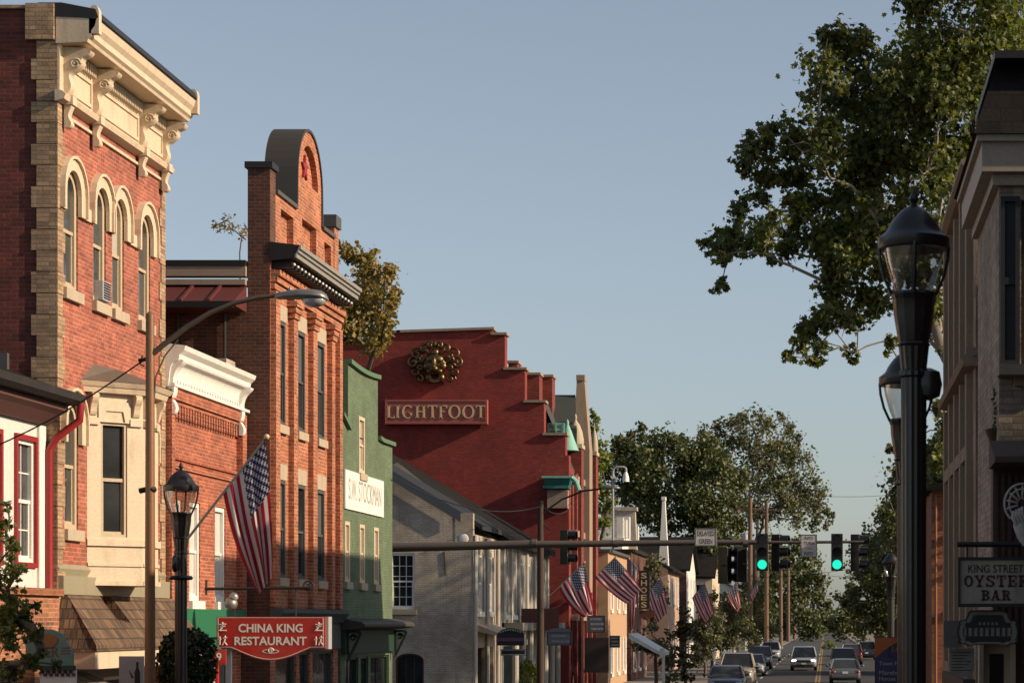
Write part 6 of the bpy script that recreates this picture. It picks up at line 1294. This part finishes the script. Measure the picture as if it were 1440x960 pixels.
tree('street_end_tree', 'bushy green tree behind the row of utility poles', 430, 1105, [(1070,780,20),(1090,790,22),(1110,800,22),(1130,795,18),(1148,815,16),(1120,830,24),(1090,825,24),(1060,815,22),(1150,845,16),(1075,855,24),(1110,865,26),(1140,870,22),(1060,870,20),(1158,870,14),(1120,770,14),(1135,780,12)], LEAF_D, BARK, .7, 36, seed=13, trunk_r=.5, depth=8)
tree('maple_tree', 'dark leafy tree leaning in beside the distant small lamp', 150, 1262, [(1290,780,26),(1300,820,28),(1310,860,26),(1290,740,20),(1285,700,14),(1320,790,22),(1310,740,20),(1258,720,16),(1248,745,14),(1268,750,20),(1240,790,16),(1255,800,22),(1222,815,18),(1240,840,24),(1205,830,14),(1265,850,22),(1212,860,20),(1190,850,10),(1235,880,22),(1196,880,14),(1280,800,20),(1280,880,20),(1264,690,10),(1262,660,7)], LEAF_D, BARK, .26, 30, seed=14, trunk_r=.3, depth=2.5)
def row_tree(label, X, Y, H, R_, leafm=LEAF_D, seed=1, ls=.22, dens=20, n=26):      # kerb tree given by place, height and spread
    R = random.Random(seed); P = []; s = F/Y
    for k in range(n):
        a = R.uniform(0, 6.28); h = R.random(); q = R_*(1-.55*abs(h-.4))*R.random()**.5
        P.append((VX+(X+q*math.cos(a))*s, HY-(H*(.48+.48*h)-EYE)*s, R.uniform(.55,1.05)*R_*.33*s))
    return tree('shade_tree', label, Y, VX+X*s, P, leafm, BARK, ls, dens, trunk_r=.22, depth=R_*.8, seed=seed, group='shade trees along the right kerb')
row_tree('right kerb tree nearest the corner, mostly behind the stone corner building', 9.2, 77.5, 17, 3.4, seed=51, ls=0.27, dens=22, n=30)
row_tree('right kerb tree hanging a few leaves past the stone corner building edge', 8.6, 86, 17.5, 3.4, seed=52, ls=0.28, dens=22, n=30)
row_tree('tall tree rising behind the orange brick house', 14.8, 95.5, 21, 4.6, seed=71, ls=.28, dens=22, n=30)
row_tree('right kerb tree just beyond the orange brick house', 9.2, 106, 14, 3.6, seed=53, ls=0.30, dens=22, n=30)
row_tree('right kerb tree fourth in the row, behind the tall lamp post', 9.0, 115, 15, 3.4, seed=54, ls=0.30, dens=22, n=30)
row_tree('right kerb tree standing between the tall lamp post and the maple', 9.0, 133, 16.5, 4.0, seed=55, ls=0.32, dens=22, n=30)
row_tree('right kerb tree rising over the second car driving away', 9.2, 145, 16, 4.0, seed=56, ls=0.33, dens=22, n=30)
row_tree('right kerb tree rising over the third car driving away', 9.0, 158, 16.5, 4.4, seed=57, ls=0.34, dens=22, n=30)
row_tree('right kerb tree rising over the dark suv at the right kerb', 9.2, 172, 16, 4.4, seed=58, ls=0.35, dens=22, n=30)
row_tree('right kerb tree standing behind the maple tree crown', 9.0, 188, 16, 4.6, seed=59, ls=0.37, dens=22, n=30)
row_tree('right kerb tree tenth in the row, beyond the dark suv', 9.2, 206, 16, 4.8, seed=60, ls=0.39, dens=22, n=30)
row_tree('right kerb tree next to last in the far part of the row', 9.2, 230, 16, 5, seed=61, ls=0.41, dens=22, n=30)
row_tree('right kerb tree last and farthest in the row on the right', 9.2, 258, 17, 5.5, seed=62, ls=0.43, dens=22, n=30)
tree('oak_tree', 'lower olive tree overhanging the right lane', 240, 1215, [(1190,845,14),(1180,870,14),(1200,865,18),(1215,880,18),(1180,890,12),(1230,865,18),(1170,880,10),(1195,822,8),(1245,880,18)], LEAF_D, BARK, .42, 32, seed=15, trunk_r=.3, depth=4)
def kerb_tree(label, X, Y, H, R_, leafm, seed, low=.25):
    R = random.Random(seed); s = F/Y; P = []
    for k in range(20): a = R.uniform(0,6.28); h = R.random(); q = R_*(1.05-.7*h)*R.random()**.5; P.append((VX+(X+q*math.cos(a))*s, HY-(H*(low+(.97-low)*h)-EYE)*s, R.uniform(.6,1.1)*R_*.38*s))
    return tree('street_tree', label, Y, VX+X*s, P, leafm, BARK, .13+.0004*Y, 17, trunk_r=.09, depth=R_*.7, seed=seed, group='small street trees along the left kerb')
kerb_tree('narrow leafy tree climbing beside the SHOES sign', -7.9, 106, 6.4, 1.0, LEAF_M, 17, .12)
kerb_tree('dark little tree by the kerb next to the parked cars', -7.2, 117, 4.2, 1.0, LEAF_B, 19, .1)
kerb_tree('small street tree before the brown brick house', -7.4, 140, 5.0, 1.5, LEAF_M, 16)
kerb_tree('olive street tree under the spread flag', -7.6, 152, 5.4, 1.4, LEAF_D, 61)
kerb_tree('small tree with sunlit leaves near the cream porch house', -7.2, 178, 5.6, 1.7, LEAF_M, 18)
kerb_tree('round street tree beside the foot of the tallest utility pole', -7.6, 196, 5.6, 1.8, LEAF_D, 62)
kerb_tree('taller street tree masking the grey house farthest down', -8.2, 262, 8.5, 2.8, LEAF_D, 63)
tree('shrub', 'yellow green roadside shrub at the far end of the road', 300, 1166, [(1166,908,8),(1172,915,8),(1160,916,7),(1168,922,8)], LEAF_L, BARK, .25, 26, 'shrub', .1, .6, 20)
def bush(label, Y, px0, px1, py0, py1, leafm, ls, n, seed, pot=None):
    R = random.Random(seed); cx, cy = (px0+px1)/2, (py0+py1)/2; c = at(cx, cy, Y); rx, rz_ = (px1-px0)/2*Y/F, (py1-py0)/2*Y/F; t = thing('bush', label, 'bush', (c.x,Y,.13)); m = MB()
    m.tube([(c.x,Y,.13),(c.x,Y,c.z)],[.05,.03],8)
    for k in range(10): m.tube([(c.x,Y,c.z-rz_*.6),(c.x+R.uniform(-1,1)*rx*.8,Y+R.uniform(-1,1)*rx*.8,c.z+R.uniform(-.6,.8)*rz_)],[.02,.006],5)
    m.build('stem', BARK, t); m = MB()
    for k in range(n):
        d = Vector((R.gauss(0,1),R.gauss(0,1),R.gauss(0,1))).normalized(); q = R.uniform(.35,1)**.5*(1+.12*noise.noise(d*3+Vector((seed,0,0)))); p = Vector((c.x+d.x*rx*q, Y+d.y*rx*q, c.z+math.copysign(abs(d.z)**.75,d.z)*rz_*q)); leaf(m, p, ls*R.uniform(.6,1.3), R, OVALP, d*.8)
    m.build('foliage', leafm, t, fix=False)
    z1 = c.z-rz_*.8
    if z1 > .6: m = MB(); m.lathe((c.x,Y,0),[(.22,.131),(.30,.55),(.33,.57),(.30,.6),(.05,.58)],16); m.build('planter', DARKM, t, 40)
    return t
bush('dark clipped round bush behind the left street lamp', 35, 221, 304, 882, 985, LEAF_B, .075, 5200, 31)
bush('yellow green bush in a tub below the black arched sign', 88, 722, 758, 926, 985, LEAF_L, .12, 1300, 32)
YV = 29.5
tree('foreground_tree', 'dark leafy branches at the lower left edge', YV, -10, [(8,735,12),(4,765,14),(10,800,12),(28,768,7),(6,840,16),(14,870,16),(34,850,8),(22,905,20),(45,890,12),(10,940,18),(40,930,16),(62,935,10),(8,710,8),(-10,800,25),(-12,870,30),(52,912,10)], LEAF_S, BARK, .08, 22, seed=33, trunk_r=.12, depth=.5, shape=LEAFP)
Yb = 26.6; t = thing('flower_basket', 'dark hanging flower basket under the ledge of the mansard building', 'flower basket', at(1425,640,Yb)); R = random.Random(5); m = MB()
for k in range(1500):
    a = R.random(); p = at(1395+60*R.random()**.8, 545+40*R.random()+100*a*R.random(), Yb)+Vector((0,R.uniform(-.3,.2),0)); leaf(m, p, R.uniform(.03,.065), R, OVALP, Vector((0,-.4,.3)))
for k in range(16):
    x_ = 1400+R.random()*55; L_ = R.uniform(60,130)
    for j in range(40): leaf(m, at(x_+R.gauss(0,2.0),590+L_*j/40,Yb)+Vector((0,R.uniform(-.1,.1)-.15,0)), R.uniform(.025,.05), R, OVALP, Vector((0,-.5,.2)))
m.build('foliage', LEAF_B, t, fix=False); m = MB(); m.lathe(at(1428,640,Yb),[(.05,-.1),(.22,.0),(.34,.25),(.36,.3),(.30,.28),(.05,.25)],16); m.build('basket', DARKM, t, 40); m = MB(); m.tube([at(1428,600,Yb),at(1428,531,Yb)],.012,5); m.build('chain', DARKM, t)
# far wooded skyline
R = random.Random(77); m = MB()
for k in range(5200):
    x_ = R.uniform(-190,150); y_ = R.uniform(640,760); h_ = 9+5*noise.noise(Vector((x_*.035,0,3)))+4*noise.noise(Vector((x_*.12,2,1)))
    if abs(x_) < 8: h_ *= .8
    p = Vector((x_, y_, h_*R.random()**.6)); leaf(m, p, R.uniform(1.1,2.2), R, OVALP, Vector((0,-.3,.4)))
tag(m.build('far_woods', LEAF_D, None, fix=False), 'dark wooded skyline closing the end of the street', 'woods', kind='stuff')
